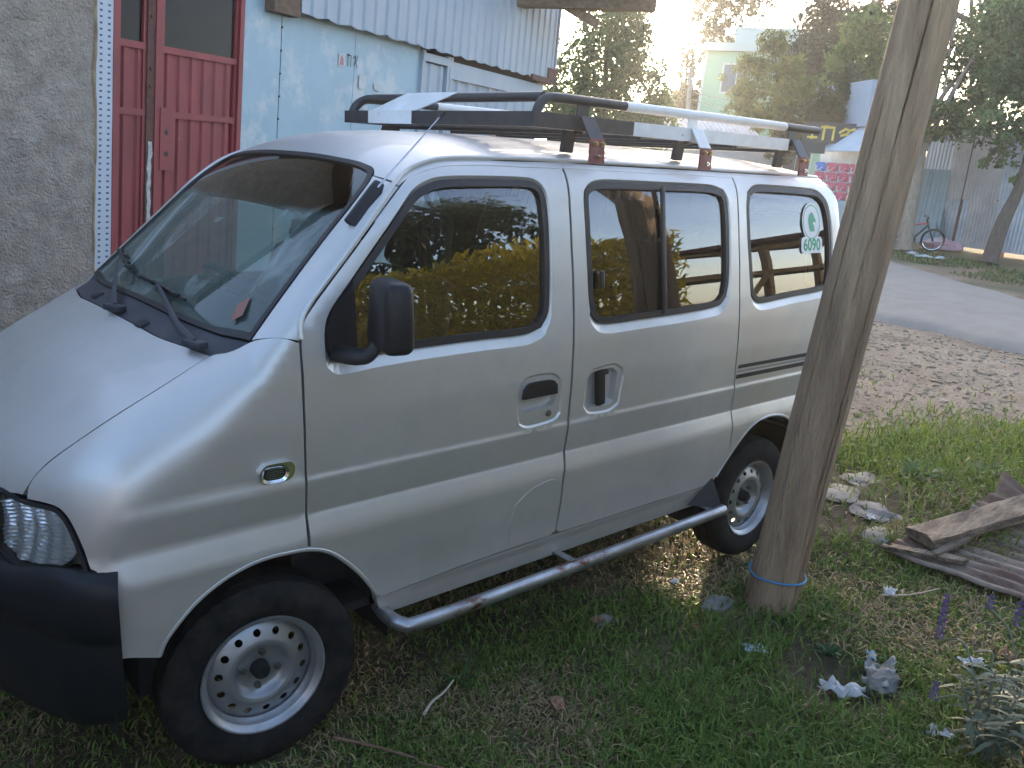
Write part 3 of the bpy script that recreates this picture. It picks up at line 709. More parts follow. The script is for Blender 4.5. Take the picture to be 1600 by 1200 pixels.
# wheel arch lips
for arch, nm in ((FRONT_ARCH[::-1] + [], 'f'), (REAR_ARCH[1:-1], 'r')):
    pts = ([(1.012, .425), (.990, .458), (.938, .527), (.858, .604), (.79, .636)] + arch[1:]) if nm == 'f' else arch
    P = bez([on_side(x, z, -.004) for x, z in pts], 4)
    for s in (1, -1):
        MB().tube([(p.x, p.y * s, p.z) for p in P], .007, 7).build('arch_lip', SIL, VAN)

# bumper: wraps round the nose, dark textured plastic
def bumper_rows():
    th = np.linspace(-112, 112, 97); C0 = np.array([.62, 0.0]); out = []
    zs = [.70, .693, .675, .64, .59, .545, .535, .52, .45, .38, .32, .28, .265]
    bo = [-.012, .010, .022, .028, .028, .024, .014, .012, .012, .010, .004, -.010, -.05]
    O = []; Dv = []
    for z in zs:
        for t in th:
            a = math.radians(t); d = np.array([-math.cos(a), math.sin(a)])
            # fade the top edge to follow the lamps
            y = abs(math.sin(a)); top = .676 + .036 * sstep(.66, .88, y) + .02 * sstep(.5, .2, y)
            zz = z if z < .6 else .6 + (z - .6) * (top - .6) / .1
            O.append((C0[0] + d[0] * 1.6, C0[1] + d[1] * 1.6, zz)); Dv.append((-d[0], -d[1], 0))
    X = cast(np.array(O), np.array(Dv), 1.6, 160); Nn = gradF(X); Nn[:, 2] *= .3
    X = X + Nn * np.repeat(bo, len(th))[:, None]
    return X.reshape(len(zs), len(th), 3)
BX = bumper_rows()
keep = [j for j in range(BX.shape[1]) if BX[6, j, 0] < .285]
bm_ = MB().grid([[tuple(BX[i, j]) for j in keep] for i in range(BX.shape[0])])
for e in (keep[0], keep[-1]):
    bm_.grid([[tuple(BX[i, e]), tuple(BX[i, e] - np.array([0, math.copysign(.05, BX[i, e][1]), 0]))] for i in range(BX.shape[0] - 2)])
bm_.build('front_bumper', 'black_plastic', VAN, 50)
panel('grille', L2([(-.39, .70), (-.40, .80), (-.36, .835), (0, .845), (.36, .835), (.40, .80), (.39, .70)]), FRONT, 'black_plastic', VAN, off=.012, step=.05)
for k in range(4):
    MB().tube(bez([tuple(cast(np.array([[-.5, y, .72 + k * .03]]), np.array([[1., 0, 0]]), 1.5, 80)[0] + np.array([.004, 0, 0])) for y in (-.37, -.2, 0, .2, .37)], 5), .006, 6).build('grille_bar', 'chrome' if k == 3 else 'black_plastic', VAN)
panel('rear_bumper', L2([(-.68, .30), (-.69, .46), (-.5, .475), (0, .48), (.5, .475), (.69, .46), (.68, .30), (.4, .28), (-.4, .28)]), REAR, 'black_plastic', VAN, off=-.03, thick=.08, step=.06)

# headlamps: bright ribbed bowl behind a clear lens, dark rim
lamp = [(.236, -.688, .704), (.187, -.624, .684), (.144, -.539, .668), (.118, -.47, .672), (.100, -.405, .700), (.104, -.36, .76), (.112, -.35, .83), (.122, -.399, .850), (.136, -.454, .848), (.150, -.500, .845), (.193, -.590, .848), (.206, -.617, .838), (.216, -.641, .812), (.229, -.668, .758)]
ll = L2(uv(lamp, LAMP), step=.01)
mat('lamp_bowl', (0.80, 0.82, 0.83), 0.2, 0.65)
mat('lamp_side', (0.55, 0.53, 0.42), 0.3, 0.4)
mat('amber_lens', (0.55, 0.16, 0.02), 0.2)
rim = panel('headlamp_seal', ll, LAMP, 'rubber', VAN, holes=[(inset(ll, .010), 0, None)], off=-.002, thick=.03, step=.04, mirror=True)
def lamp_bits(d):
    A = panel('lens', inset(ll, .008), LAMP, 'lamp_lens', d, off=.004, thick=.003, step=.03)
    B = panel('lamp_side_bowl', inset(ll, .009), LAMP, 'lamp_side', d, off=.064, thick=.003, step=.02)
    return [A, B]
HL = panel('headlamp', inset(ll, .004), LAMP, 'black_plastic', VAN, off=.078, thick=.004, step=.05, mirror=True)
both(HL, lamp_bits)
def ribs(d):
    """fluted reflector: a shallow dish of stacked wavy flutes"""
    c2 = uv([(.148, -.505, .757)], LAMP)[0]; mb = MB(); rowsP = []
    for i in range(61):
        v = -.076 + .152 * i / 60; row = []
        hw = .150 * math.sqrt(max(0, 1 - (v / .080) ** 2)) + .004
        for j in range(33):
            u = -hw + 2 * hw * j / 32
            flute = .0045 * abs(math.sin(v * 300 + 1.5 * math.sin(u * 34))) + .003 * math.sin(u * 120)
            dep = .022 + .026 * max(-.4, 1 - (u / .14) ** 2 - (v / .085) ** 2) - flute
            row.append((c2[0] + u, c2[1] + v, dep))
        rowsP.append(row)
    Q = np.array(rowsP).reshape(-1, 3); dd, eu, ev, S = LAMP
    o3 = Q[:, :1] * eu + Q[:, 1:2] * ev - dd * S; X = cast(o3, np.broadcast_to(dd, o3.shape), 2 * S, 140); X = X + dd * Q[:, 2:3]
    mb.grid(X.reshape(61, 33, 3).tolist()); return mb.build('reflector', 'lamp_bowl', d, 25)
both(HL, ribs)
def slots(d):
    mb = MB()
    for k in range(6):
        z = .735 + .010 * k + (.006 if k % 2 else 0)
        a = cast(np.array([[-.3, -.655, z]]), np.array([[1., 0, 0]]), 1.2, 80)[0]; b = cast(np.array([[-.3, -.668, z + .003]]), np.array([[1., 0, 0]]), 1.2, 80)[0]
        mb.tube([a + np.array([.012, .012, 0]), b + np.array([.012, .012, 0])], .0016, 5)
    return mb.build('lamp_louvre', 'chrome', d)
both(HL, slots)

# side indicator: chrome bezel with a barred lens
def marker(s):
    cap = L2([(.664, .853), (.655, .855), (.643, .866), (.640, .880), (.645, .894), (.657, .904), (.668, .906), (.716, .905), (.730, .902), (.739, .890), (.740, .877), (.735, .863), (.722, .854), (.712, .853)], step=.006)
    cor = L2([(.666, .861), (.655, .867), (.652, .877), (.656, .889), (.667, .894), (.700, .893), (.712, .887), (.716, .876), (.711, .865), (.700, .860)], step=.006)
    o = panel('side_indicator', cap, SIDE, 'chrome', VAN, holes=[(cor, .004, lambda q: .008)], off=-.012, thick=.014, step=.02)
    i = panel('indicator_lens', inset(cor, -.001), SIDE, 'black_plastic', o, off=-.008, thick=.004, step=.02)
    g_ = MB()
    for k in range(5): g_.box((.684, -.7345, .866 + k * .006), (.050 - .004 * abs(k - 2), .003, .0016))
    b = g_.build('indicator_bar', 'chrome', o)
    if s < 0:
        for q in (o, i, b): q.data.transform(Matrix.Scale(-1, 4, (0, 1, 0))); q.data.flip_normals()
marker(1); marker(-1)

# door mirrors
def mirror(d):
    M = Matrix.Rotation(math.radians(-14), 3, 'Z')
    def shape(p):
        k = 1 - 0.16 * max(0, p.z / .095); return (p.x * k, p.y * (1 - .10 * max(0, p.z / .095)), p.z)
    a = MB().rbox((.945, -.862, 1.297), (.085, .165, .185), .026, 4, M, shape).build('door_mirror', 'black_plastic', d, 60)
    b = MB().rbox((.985, -.852, 1.297), (.012, .135, .150), .004, 2, M).build('mirror_glass', mat('mirror_silver', (.8, .82, .84), 0.02, 1.0), a)
    c = MB().tube(bez([(.878, -.71, 1.175), (.885, -.77, 1.178), (.905, -.815, 1.185), (.925, -.83, 1.215)], 5), [.026] * 8 + [.024] * 8, 10, flat=.7).build('mirror_arm', 'black_plastic', a)
    return [a, b, c]
both(FD[:1], mirror)

# wipers and washer nozzles
def wiper(piv, mid, top, b0, b1):
    n = Vector((-.69, 0, .72))
    a = MB().rbox(Vector(piv) + n * .016, (.035, .07, .02), .006, 2, Matrix.Rotation(.3, 3, 'Z'))
    a.tube([Vector(piv) + n * .022, Vector(mid) + n * .030, Vector(top) + n * .026], [.013, .010, .006], 8, flat=.5)
    o = a.build('wiper_arm', 'cowl_plastic', VAN)
    b = MB(); b.tube([Vector(b0) + n * .012, (Vector(b0) + Vector(b1)) / 2 + n * .013, Vector(b1) + n * .012], .005, 6)
    for t in (.15, .35, .65, .85):
        p = Vector(b0).lerp(Vector(b1), t); b.rbox(p + n * .02, (.012, .05, .012), .003, 1)
    b.tube([Vector(b0).lerp(Vector(b1), .12) + n * .02, Vector(b0).lerp(Vector(b1), .5) + n * .034, Vector(b0).lerp(Vector(b1), .88) + n * .02], .004, 6)
    b.build('wiper_blade', 'rubber', o)
wiper((.579, -.523, 1.18), (.588, -.412, 1.198), (.658, -.055, 1.265), (.662, .143, 1.266), (.655, -.265, 1.252))
wiper((.538, -.026, 1.196), (.60, .14, 1.225), (.69, .37, 1.285), (.74, .538, 1.301), (.665, .20, 1.268))
for p in ((.541, -.214, 1.19), (.563, .25, 1.198)): MB().rbox(p, (.035, .045, .016), .006, 2, Matrix.Rotation(-.4, 3, 'Y')).build('washer_nozzle', 'rubber', VAN)
# aerial on the pillar
nA = Vector((-.55, -.62, .56)).normalized()
ab = [Vector((.969, -.622, 1.503)), Vector((1.068, -.592, 1.593)), Vector((1.089, -.575, 1.611))]
AT = Vector((1.29, -.588, 1.8175))
AB = MB().tube([ab[0] + nA * .006, ab[1] + nA * .008, ab[2] + nA * .006], [.021, .021, .017], 12, flat=.45).build('aerial_base', 'black_plastic', VAN)
MB().tube([ab[1] + nA * .012, AT], [.0028, .0018], 6).build('aerial_rod', 'chrome', AB)
MB().tube([AT - (AT - ab[1]).normalized() * .014, AT + (AT - ab[1]).normalized() * .006], .0048, 8).build('aerial_tip', 'rubber', AB)

# ---- wheels
def lathe(prof, n=64, fn=None):
    """prof: (radius, y) about the y axis"""
    V = []; Fc = []
    for i in range(n):
        a = 2 * math.pi * i / n
        for r, y in prof: V.append((r * math.cos(a), y, r * math.sin(a)))
    m = len(prof)
    for i in range(n):
        for j in range(m - 1):
            p = i * m + j; q = ((i + 1) % n) * m + j; Fc.append((p, p + 1, q + 1, q))
    return V, Fc
def wheel_meshes():
    tyre = [(.172, -.055), (.180, -.066), (.200, -.074), (.230, -.078), (.252, -.074), (.266, -.066)]
    V, Fc = lathe(tyre + [(.2765, -.058), (.279, -.03), (.279, -.028), (.272, -.027), (.272, -.021), (.279, -.020), (.280, 0), (.279, .020), (.272, .021), (.272, .027), (.279, .028), (.2765, .058), (.262, .07), (.22, .077), (.172, .055)], 120)
    V = np.array(V); m = 21
    for i in range(120):
        if i % 3 == 0:
            for j in (5, 6, 15, 16): V[i * m + j] *= np.array([.988, 1, .988])
    def mk(nm, V, Fc, mt, sm):
        me = bpy.data.meshes.new(nm); me.from_pydata([tuple(map(float, v)) for v in V], [], [tuple(map(int, f)) for f in Fc]); me.materials.append(MATS[mt]); me.update()
        me.polygons.foreach_set('use_smooth', np.ones(len(me.polygons), bool)); me.set_sharp_from_angle(angle=math.radians(sm)); return me
    out = {'tyre': mk('tyre', V, Fc, 'tyre_rubber', 35)}
    V, Fc = lathe([(.172, .055), (.160, .05), (.150, .02), (.150, -.030), (.157, -.040), (.160, -.050), (.168, -.053), (.1745, -.058), (.1775, -.066), (.1765, -.070), (.172, -.069), (.166, -.060), (.158, -.054), (.1545, -.045)], 72)
    out['rim'] = mk('rim', V, Fc, 'wheel_steel', 30)
    # pressed disc with 14 vent holes
    def prof(r): return float(np.interp(r, [.026, .034, .060, .068, .082, .094, .104, .134, .146, .153], [-.018, -.020, -.020, -.024, -.046, -.049, -.046, -.034, -.026, -.018]))
    holes = []; ang = np.linspace(0, 2 * math.pi, 64, endpoint=False)
    outer = np.stack([.153 * np.cos(ang), .153 * np.sin(ang)], 1); inner = np.stack([.026 * np.cos(ang[::2]), .026 * np.sin(ang[::2])], 1)
    loops = [outer, inner]
    for k in range(14):
        a = 2 * math.pi * (k + .5) / 14; t = np.linspace(0, 2 * math.pi, 16, endpoint=False); loops.append(np.stack([.121 * math.cos(a) + .0105 * np.cos(t), .121 * math.sin(a) + .0105 * np.sin(t)], 1))
    pts = [p for l in loops for p in l]; edges = []; q = 0
    for l in loops: edges += [(q + i, q + (i + 1) % len(l)) for i in range(len(l))]; q += len(l)
    for r in (.034, .045, .060, .068, .075, .082, .088, .094, .1, .106, .136, .146):
        for a in np.linspace(0, 2 * math.pi, 72, endpoint=False): pts.append((r * math.cos(a), r * math.sin(a)))
    res = delaunay_2d_cdt([Vector(p) for p in pts], edges, [], 0, 1e-6)
    P2 = np.array([v[:] for v in res[0]]); tri = np.array([f[:] for f in res[2]]); ce = P2[tri].mean(1)
    okk = inside(ce, outer)
    for l in loops[1:]: okk &= ~inside(ce, l)
    tri = tri[okk]; V = [(p[0], prof(math.hypot(*p)), p[1]) for p in P2]
    out['disc'] = mk('disc', V, tri, 'wheel_steel', 40)
    h = MB(); h.v = []; V, Fc = lathe([(.001, -.056), (.016, -.056), (.020, -.050), (.024, -.045), (.0265, -.016), (.03, .0)], 28); out['hub'] = mk('hub', V, Fc, 'underbody', 40)
    nb = MB(); nb.tube([(0, -.018, 0), (0, -.033, 0)], .0098, 6).tube([(0, -.033, 0), (0, -.040, 0)], .0055, 8); out['wheel_nut'] = mk('wheel_nut', nb.v, nb.f, 'nut_steel', 30)
    dr = MB(); dr.tube([(0, -.005, 0), (0, .03, 0)], .10, 32); out['brake_drum'] = mk('brake_drum', dr.v, dr.f, 'underbody', 30)
    return out
WM = wheel_meshes()
def wheel(loc, steer, spin, flip):
    t = bpy.data.objects.new('wheel', WM['tyre']); COL.objects.link(t); t.parent = VAN; t.location = Vector(loc) - VAN.location
    t.rotation_euler = (0, spin, steer + (math.pi if flip else 0)); t.name = 'wheel'
    for k in ('rim', 'disc', 'hub', 'brake_drum'):
        o = bpy.data.objects.new(k, WM[k]); COL.objects.link(o); o.parent = t
    for k in range(4):
        a = math.pi / 2 * k + .2; o = bpy.data.objects.new('wheel_nut', WM['wheel_nut']); COL.objects.link(o); o.parent = t; o.location = (.050 * math.cos(a), 0, .050 * math.sin(a))
wheel((.67, -.638, .276), -.10, .35, False); wheel((3.02, -.642, .276), 0, 1.1, False)
wheel((.67, .638, .276), -.10, .2, True); wheel((3.02, .642, .276), 0, .7, True)

# ---- underbody, floor, interior
MB().box((1.85, 0, .385), (1.9, 1.36, .03)).box((3.25, 0, .69), (.6, 1.30, .02)).box((.75, 0, .69), (.55, 1.34, .02)).box((1.85, .35, .31), (3.0, .08, .10)).box((1.85, -.35, .31), (3.0, .08, .10)).box((.42, 0, .42), (.12, 1.2, .30)).box((2.72, 0, .53), (.03, 1.36, .32)).box((1.03, 0, .53), (.03, 1.36, .32)).build('underbody', 'underbody', VAN)
MB().tube([(3.02, -.6, .276), (3.02, .6, .276)], .035, 12).tube([(.67, -.55, .25), (.67, .55, .25)], .03, 12).build('axle', 'underbody', VAN)
for s in (1, -1):
    P = [(.67 + .40 * math.cos(a), .25 + .41 * math.sin(a)) for a in np.linspace(0, math.pi, 20)]
    MB().grid([[(x, -.70 * s, z), (x, -.42 * s, z)] for x, z in P]).add([(x, -.42 * s, z) for x, z in P], [tuple(range(20))]).build('wheel_housing', 'underbody', VAN)
    MB().rbox((2.655, -.60 * s, .33), (.012, .18, .22), .004, 1, Matrix.Rotation(.12 * 1, 3, 'Y')).build('mud_flap', 'rubber', VAN)
for lp, wl in ((fd, fw), (sd, sw), (qp, qw)):
    panel('trim_panel', inset(L2(lp), .012), SIDE, 'dark_interior', VAN, holes=[(inset(wl, -.004), 0, None)], off=.055, thick=.006, step=.07, mirror=True)
panel('headliner', L2([(1.17, 0), (1.18, -.42), (1.25, -.55), (1.7, -.565), (3.3, -.56), (3.48, -.5), (3.5, 0), (3.48, .5), (3.3, .56), (1.7, .565), (1.25, .55), (1.18, .42)]), TOP, 'dark_trim', VAN, off=.04, thick=.006, step=.09)
trim = np.array([(.88, -.572), (.96, -.556), (1.03, -.538), (1.085, -.508), (1.108, -.47), (1.112, -.405), (1.07, -.452), (1.013, -.512), (.955, -.540)])
for s in (1, -1):
    panel('pillar_trim', smooth_loop(trim * np.array([1, s]))[:: s], TOP, 'grey_trim', VAN, off=.016, thick=.02, step=.03)
MB().rbox((.86, 0, 1.08), (.36, 1.24, .22), .07, 4).rbox((.98, -.34, 1.15), (.18, .36, .14), .04, 3).build('dashboard', 'dark_interior', VAN)
st = MB(); cth = [(.19 * math.cos(a), .19 * math.sin(a)) for a in np.linspace(0, 2 * math.pi, 33)]
Ms = Matrix.Rotation(math.radians(-48), 3, 'Y')
st.tube([Ms @ Vector((0, y, z)) + Vector((1.12, .34, 1.14)) for y, z in cth], .014, 8, caps=False).tube([Ms @ Vector((0, -.18, 0)) + Vector((1.12, .34, 1.14)), Ms @ Vector((0, .18, 0)) + Vector((1.12, .34, 1.14))], .02, 8).tube([(1.12, .34, 1.14), (.95, .34, 1.0)], .03, 8)
st.build('steering_wheel', 'dark_interior', VAN)
def seat(x, y, w):
    ML = Matrix.Rotation(math.radians(14), 3, 'Y')
    o = MB().rbox((x, y, .72), (.48, w, .16), .05, 3).build('seat', 'seat_fabric', VAN, 60)
    MB().rbox((x + .27, y, 1.05), (.13, w, .58), .05, 3, ML, lambda p: (p.x, p.y * (1 - .25 * max(0, p.z) / .29), p.z)).build('backrest', 'seat_fabric', o, 60)
    MB().box((x, y, .52), (.40, w * .8, .26)).build('seat_base', 'dark_interior', o)
    for yy in ((0,) if w < .7 else (.36,)):
        MB().rbox((x + .375, y + yy, 1.43), (.10, .27, .21), .045, 3, ML, lambda p: (p.x, p.y * (1 - .2 * p.z / .1), p.z)).tube([(x + .35, y + yy - .05, 1.28), (x + .37, y + yy - .05, 1.38)], .008, 6).tube([(x + .35, y + yy + .05, 1.28), (x + .37, y + yy + .05, 1.38)], .008, 6).build('headrest', 'seat_fabric', o, 60)
seat(1.03, -.34, .50); seat(1.03, .34, .50); seat(2.0, 0, 1.16); seat(2.85, 0, 1.16)
# hang tag and chequered inspection sticker behind the glass
MB().add([(x, y, z) for x, y, z in ((.690, -.545, 1.262), (.735, -.500, 1.304), (.705, -.480, 1.278), (.668, -.52, 1.243))], [(0, 1, 2, 3)]).build('windshield_sticker', mat('sticker_red', (.30, .13, .10), .7), VAN)

# ---- tubular side steps
for s in (1, -1):
    path = bez([(1.06, -.66 * s, .345), (1.05, -.72 * s, .342), (1.065, -.785 * s, .337), (1.13, -.805 * s, .335), (1.5, -.806 * s, .333), (1.9, -.806 * s, .333), (2.3, -.806 * s, .335), (2.66, -.806 * s, .340)], 6)
    o = MB().tube(path, .0225, 14).build('side_step', 'worn_step', VAN, 50)
    for x in (1.78, 2.60):
        MB().rbox((x, -.74 * s, .348), (.030, .15, .008), .002, 1).box((x, -.675 * s, .365), (.03, .02, .05)).build('step_bracket', 'worn_step', o)
    MB().add([(2.50, -.735 * s, .37), (2.66, -.735 * s, .46), (2.66, -.80 * s, .345)], [(0, 1, 2)]).build('step_guard', 'rubber', o)

# ---- roof rack
mat('rack_black', (0.035, 0.037, 0.045), 0.45, 0.4, col2=(0.055, 0.056, 0.06), scale=14)
mat('rack_white', (0.80, 0.79, 0.77), 0.45, 0.0, col2=(0.66, 0.64, 0.61), scale=7, col3=(0.25, 0.21, 0.18), scale3=16, th3=(0.66, 0.72))
mat('bracket_red', (0.17, 0.035, 0.045), 0.5, 0.2, col2=(0.25, 0.10, 0.09), scale=25)
mat('bolt_brass', (0.55, 0.40, 0.22), 0.35, 0.9)
RK = MB()
def seg(parent, nm, a, b, h, w, m, up=(0, 0, 1)):
    """rectangular bar from a to b"""
    a = Vector(a); b = Vector(b); t = (b - a).normalized(); u = Vector(up); sd = t.cross(u).normalized(); u = sd.cross(t)
    V = []
    for p in (a, b):
        for i, j in ((-1, -1), (1, -1), (1, 1), (-1, 1)): V.append(p + sd * w / 2 * i + u * h / 2 * j)
    mb = MB().add(V, [(3, 2, 1, 0), (4, 5, 6, 7)] + [(k, (k + 1) % 4, 4 + (k + 1) % 4, 4 + k) for k in range(4)])
    return mb.build(nm, m, parent, 30)
ZB = 1.831
rack = seg(VAN, 'roof_rack', (1.69, -.565, ZB), (2.14, -.565, ZB), .047, .030, 'rack_black')
for a, b, m in ((2.14, 3.15, 'rack_white'), (3.15, 3.43, 'rack_black')): seg(rack, 'rack_rail', (a, -.565, ZB), (b, -.565, ZB), .047, .030, m)
for a, b, m in ((1.69, 2.14, 'rack_black'), (2.14, 3.15, 'rack_white'), (3.15, 3.43, 'rack_black')): seg(rack, 'rack_rail', (a, .565, ZB), (b, .565, ZB), .047, .030, m)
for a, b, m in ((-.58, .10, 'rack_black'), (.10, .40, 'rack_white'), (.40, .58, 'rack_black')): seg(rack, 'rack_front_bar', (1.675 + .0 * a, a, ZB), (1.675, b, ZB), .047, .030, m)
seg(rack, 'rack_rear_bar', (3.44, -.58, ZB), (3.44, .58, ZB), .047, .030, 'rack_black')
for k in range(16): seg(rack, 'rack_slat', (1.69, -.50 + .0667 * k, 1.815), (3.43, -.50 + .0667 * k, 1.815), .012, .018, 'rack_black')
for x in (1.9, 2.2, 2.5, 2.8, 3.2): seg(rack, 'rack_cross_bar', (x, -.55, 1.803), (x, .55, 1.803), .012, .025, 'rack_black')
ZR = 1.905
def rail(pts, m, r=.0165): return MB().tube(pts, r, 12).build('rack_tube', m, rack, 60)
for s in (-1, 1):
    c0 = bez([(1.685, .56 * s, 1.85), (1.70, .557 * s, 1.878), (1.735, .555 * s, 1.900), (1.79, .555 * s, ZR), (1.90, .555 * s, ZR), (2.11, .555 * s, ZR)], 5)
    rail(c0, 'rack_black'); rail([(2.11, .555 * s, ZR), (2.9, .555 * s, ZR), (3.14, .555 * s, ZR)], 'rack_white', .0175); rail([(3.14, .555 * s, ZR), (3.41, .555 * s, ZR)], 'rack_black', .0168)
    for x, m in ((1.90, 'rack_black'), (2.50, 'rack_white'), (3.20, 'rack_black')):
        seg(rack, 'rack_post', (x, .557 * s, 1.853), (x, .557 * s, ZR - .012), .055, .006, m, (1, 0, 0))
        # leg: inner strut, angled outer plate and the clamp on the gutter
        seg(rack, 'rack_leg', (x - .03, .53 * s, 1.808), (x - .03, .52 * s, 1.735), .045, .02, 'rack_black', (1, 0, 0))
        lm = 'rack_white' if x == 2.50 else 'rack_black'
        MB().add([(x - .034, .583 * s, 1.855), (x + .034, .583 * s, 1.855), (x + .036, .632 * s, 1.782), (x - .032, .632 * s, 1.782), (x - .034, .577 * s, 1.855), (x + .034, .577 * s, 1.855), (x + .036, .626 * s, 1.782), (x - .032, .626 * s, 1.782)],
                 [(0, 1, 2, 3), (7, 6, 5, 4), (0, 4, 5, 1), (1, 5, 6, 2), (2, 6, 7, 3), (3, 7, 4, 0)]).build('rack_plate', lm, rack, 20)
        cl = MB().add([(x - .032, .635 * s, 1.785), (x + .036, .635 * s, 1.785), (x + .040, .637 * s, 1.705), (x - .030, .637 * s, 1.705), (x - .032, .629 * s, 1.785), (x + .036, .629 * s, 1.785), (x + .040, .628 * s, 1.705), (x - .030, .628 * s, 1.705)],
                      [(0, 1, 2, 3), (7, 6, 5, 4), (0, 4, 5, 1), (1, 5, 6, 2), (2, 6, 7, 3), (3, 7, 4, 0)]).build('gutter_clamp', 'bracket_red', rack, 20)
        for bx, bz_ in ((-.014, 1.768), (.020, 1.768), (.006, 1.728)):
            MB().tube([(x + bx, .630 * s, bz_), (x + bx, .645 * s, bz_)], .0085, 6).tube([(x + bx, .645 * s, bz_), (x + bx, .652 * s, bz_)], .0045, 8).build('bolt', 'bolt_brass' if bz_ > 1.75 else 'chrome', rack)
fr_ = bez([(1.685, .555, 1.85), (1.70, .545, 1.878), (1.715, .515, 1.900), (1.725, .45, ZR), (1.73, .30, ZR), (1.73, .0, ZR), (1.73, -.3, ZR), (1.73, -.54, ZR)], 4)
rail(fr_, 'rack_black', .0165)
MB().sheet([(1.668, .39, 1.856), (1.668, .09, 1.856), (1.722, -.10, 1.924), (1.722, .22, 1.924)], .004, (-.7, 0, .7)).build('rack_wind_plate', 'rack_white', rack)
MB().tube(bez([(1.9, -.42, 1.80), (1.93, -.40, 1.822), (1.96, -.43, 1.80)], 6), .004, 6).build('rope_loop', 'grey_trim', rack)

# ---- round sticker with a horse-head emblem and a number, on the quarter window
mat('sticker_white', (0.78, 0.79, 0.77), 0.5); mat('sticker_green', (0.02, 0.33, 0.16), 0.5)
def flat_on_glass(pts, z_out):
    """2-D points (x, z) laid just outside the quarter glass"""
    P = np.array([(x, -1.6, z) for x, z in pts]); X = cast(P, np.broadcast_to(np.array([0., 1, 0]), P.shape), 1.6, 80); return X + gradF(X) * z_out
def decal(nm, pts, out, m, parent):
    X = flat_on_glass(pts, out); return meshobj(nm, X, [tuple(range(len(X)))[::-1]], m, parent)
def circ(cx, cz, rx, rz, n=40): return [(cx + rx * math.cos(2 * math.pi * k / n), cz + rz * math.sin(2 * math.pi * k / n)) for k in range(n)]
q0 = QP[0]
cx, cz = 3.296, 1.512
stk = decal('window_sticker', circ(cx, cz, .078, .083), -.0105, 'sticker_white', q0)
ring = MB(); A = flat_on_glass(circ(cx, cz, .070, .074, 60), -.0098); B_ = flat_on_glass(circ(cx, cz, .066, .070, 60), -.0098)
ring.add(list(A) + list(B_), [(i, (i + 1) % 60, 60 + (i + 1) % 60, 60 + i) for i in range(60)]).build('sticker_ring', 'sticker_green', q0)
horse = [(-.012, -.052), (.030, -.050), (.026, -.022), (.012, -.004), (.030, .002), (.040, -.004), (.046, .006), (.030, .028), (.020, .044), (.010, .050), (.006, .058), (-.002, .050), (-.022, .040), (-.032, .016), (-.030, -.014), (-.024, -.034)]
decal('sticker_emblem', [(cx + a * .8, cz + b * .8) for a, b in horse], -.0096, 'sticker_green', q0)
decal('sticker_tab', [(cx - .075, cz - .135), (cx + .085, cz - .135), (cx + .09, cz - .12), (cx + .09, cz - .078), (cx + .078, cz - .066), (cx + .03, cz - .06), (cx + .02, cz - .045), (cx - .03, cz - .045), (cx - .04, cz - .06), (cx - .08, cz - .068), (cx - .086, cz - .08), (cx - .086, cz - .122)], -.0103, 'sticker_white', q0)
def text_mesh(body, size, mapper, nm, m, parent, bold=.0, org=None):
    c = bpy.data.curves.new(nm, 'FONT'); c.body = body; c.size = size; c.align_x = 'CENTER'; c.align_y = 'CENTER'; c.offset = bold; c.resolution_u = 4
    t = bpy.data.objects.new(nm, c); COL.objects.link(t); bpy.context.view_layer.update()
    dg = bpy.context.evaluated_depsgraph_get(); me = bpy.data.meshes.new_from_object(t.evaluated_get(dg)); bpy.data.objects.remove(t)
    V = [mapper(v.co.x, v.co.y) for v in me.vertices]; Fc = [tuple(p.vertices) for p in me.polygons]
    bpy.data.meshes.remove(me)
    return meshobj(nm, V, Fc, m, parent, org=org)
def on_glass(x, y): return flat_on_glass([(cx + .002 + x, cz - .101 + y)], -.0097)[0]
text_mesh('6090', .072, on_glass, 'sticker_number', 'sticker_green', q0, .0022)
def small_txt(x, y): return flat_on_glass([(2.965 + x, 1.575 + y)], -.0097)[0]

# ================================================================== BUILDINGS BEHIND THE VAN
WD = Vector((.9117, .4109, 0)); WN = Vector((-.4109, .9117, 0)); W0 = Vector((1.857, 3.047, 0))
def wp(s, z, off=0.0):
    """point on the street wall: s along it, off towards the yard"""
    return W0 + WD * (s + .085 * (z - 1.7)) + Vector((0, 0, z)) - WN * off
def wbox(mb, s0, s1, z0, z1, o0, o1):
    V = [wp(s, z, o) for z in (z0, z1) for o in (o0, o1) for s in (s0, s1)]
    return mb.add(V, [(0, 1, 3, 2), (4, 6, 7, 5), (0, 4, 5, 1), (2, 3, 7, 6), (0, 2, 6, 4), (1, 5, 7, 3)][::1])
def corr(mb, s0, s1, z0, z1, off, pitch=.17, depth=.028, rib=.35, P=None, edge=0.0):
    """trapezoid-ribbed sheet"""
    P = P or wp; prof = []; s = s0
    while s < s1 - 1e-4:
        for t, d in ((0, 0), (1 - rib - .12, 0), (1 - rib, 1), (1 - .12, 1)):
            if s + t * pitch < s1: prof.append((s + t * pitch, d * depth))
        s += pitch
    prof.append((s1, 0)); zs = np.linspace(z0, z1, 7)
    rows = [[P(s, z + edge * math.sin(s * 23) * (1 if z == z0 else 0), off + d) for s, d in prof] for z in zs]
    return mb.grid(rows)
mat('roughcast', (0.42, 0.365, 0.31), 0.95, col2=(0.29, 0.25, 0.21), scale=9, bump=0.3, bscale=70, col3=(0.30, 0.20, 0.12), scale3=0.7, th3=(0.56, 0.8))
mat('concrete', (0.27, 0.255, 0.235), 0.9, col2=(0.19, 0.18, 0.165), scale=6, bump=0.1, bscale=50)
mat('blue_sheet', (0.30, 0.43, 0.50), 0.5, col2=(0.265, 0.39, 0.46), scale=3, col3=(0.44, 0.50, 0.52), scale3=2.6, th3=(0.52, 0.64), bump=0.006, bscale=5)
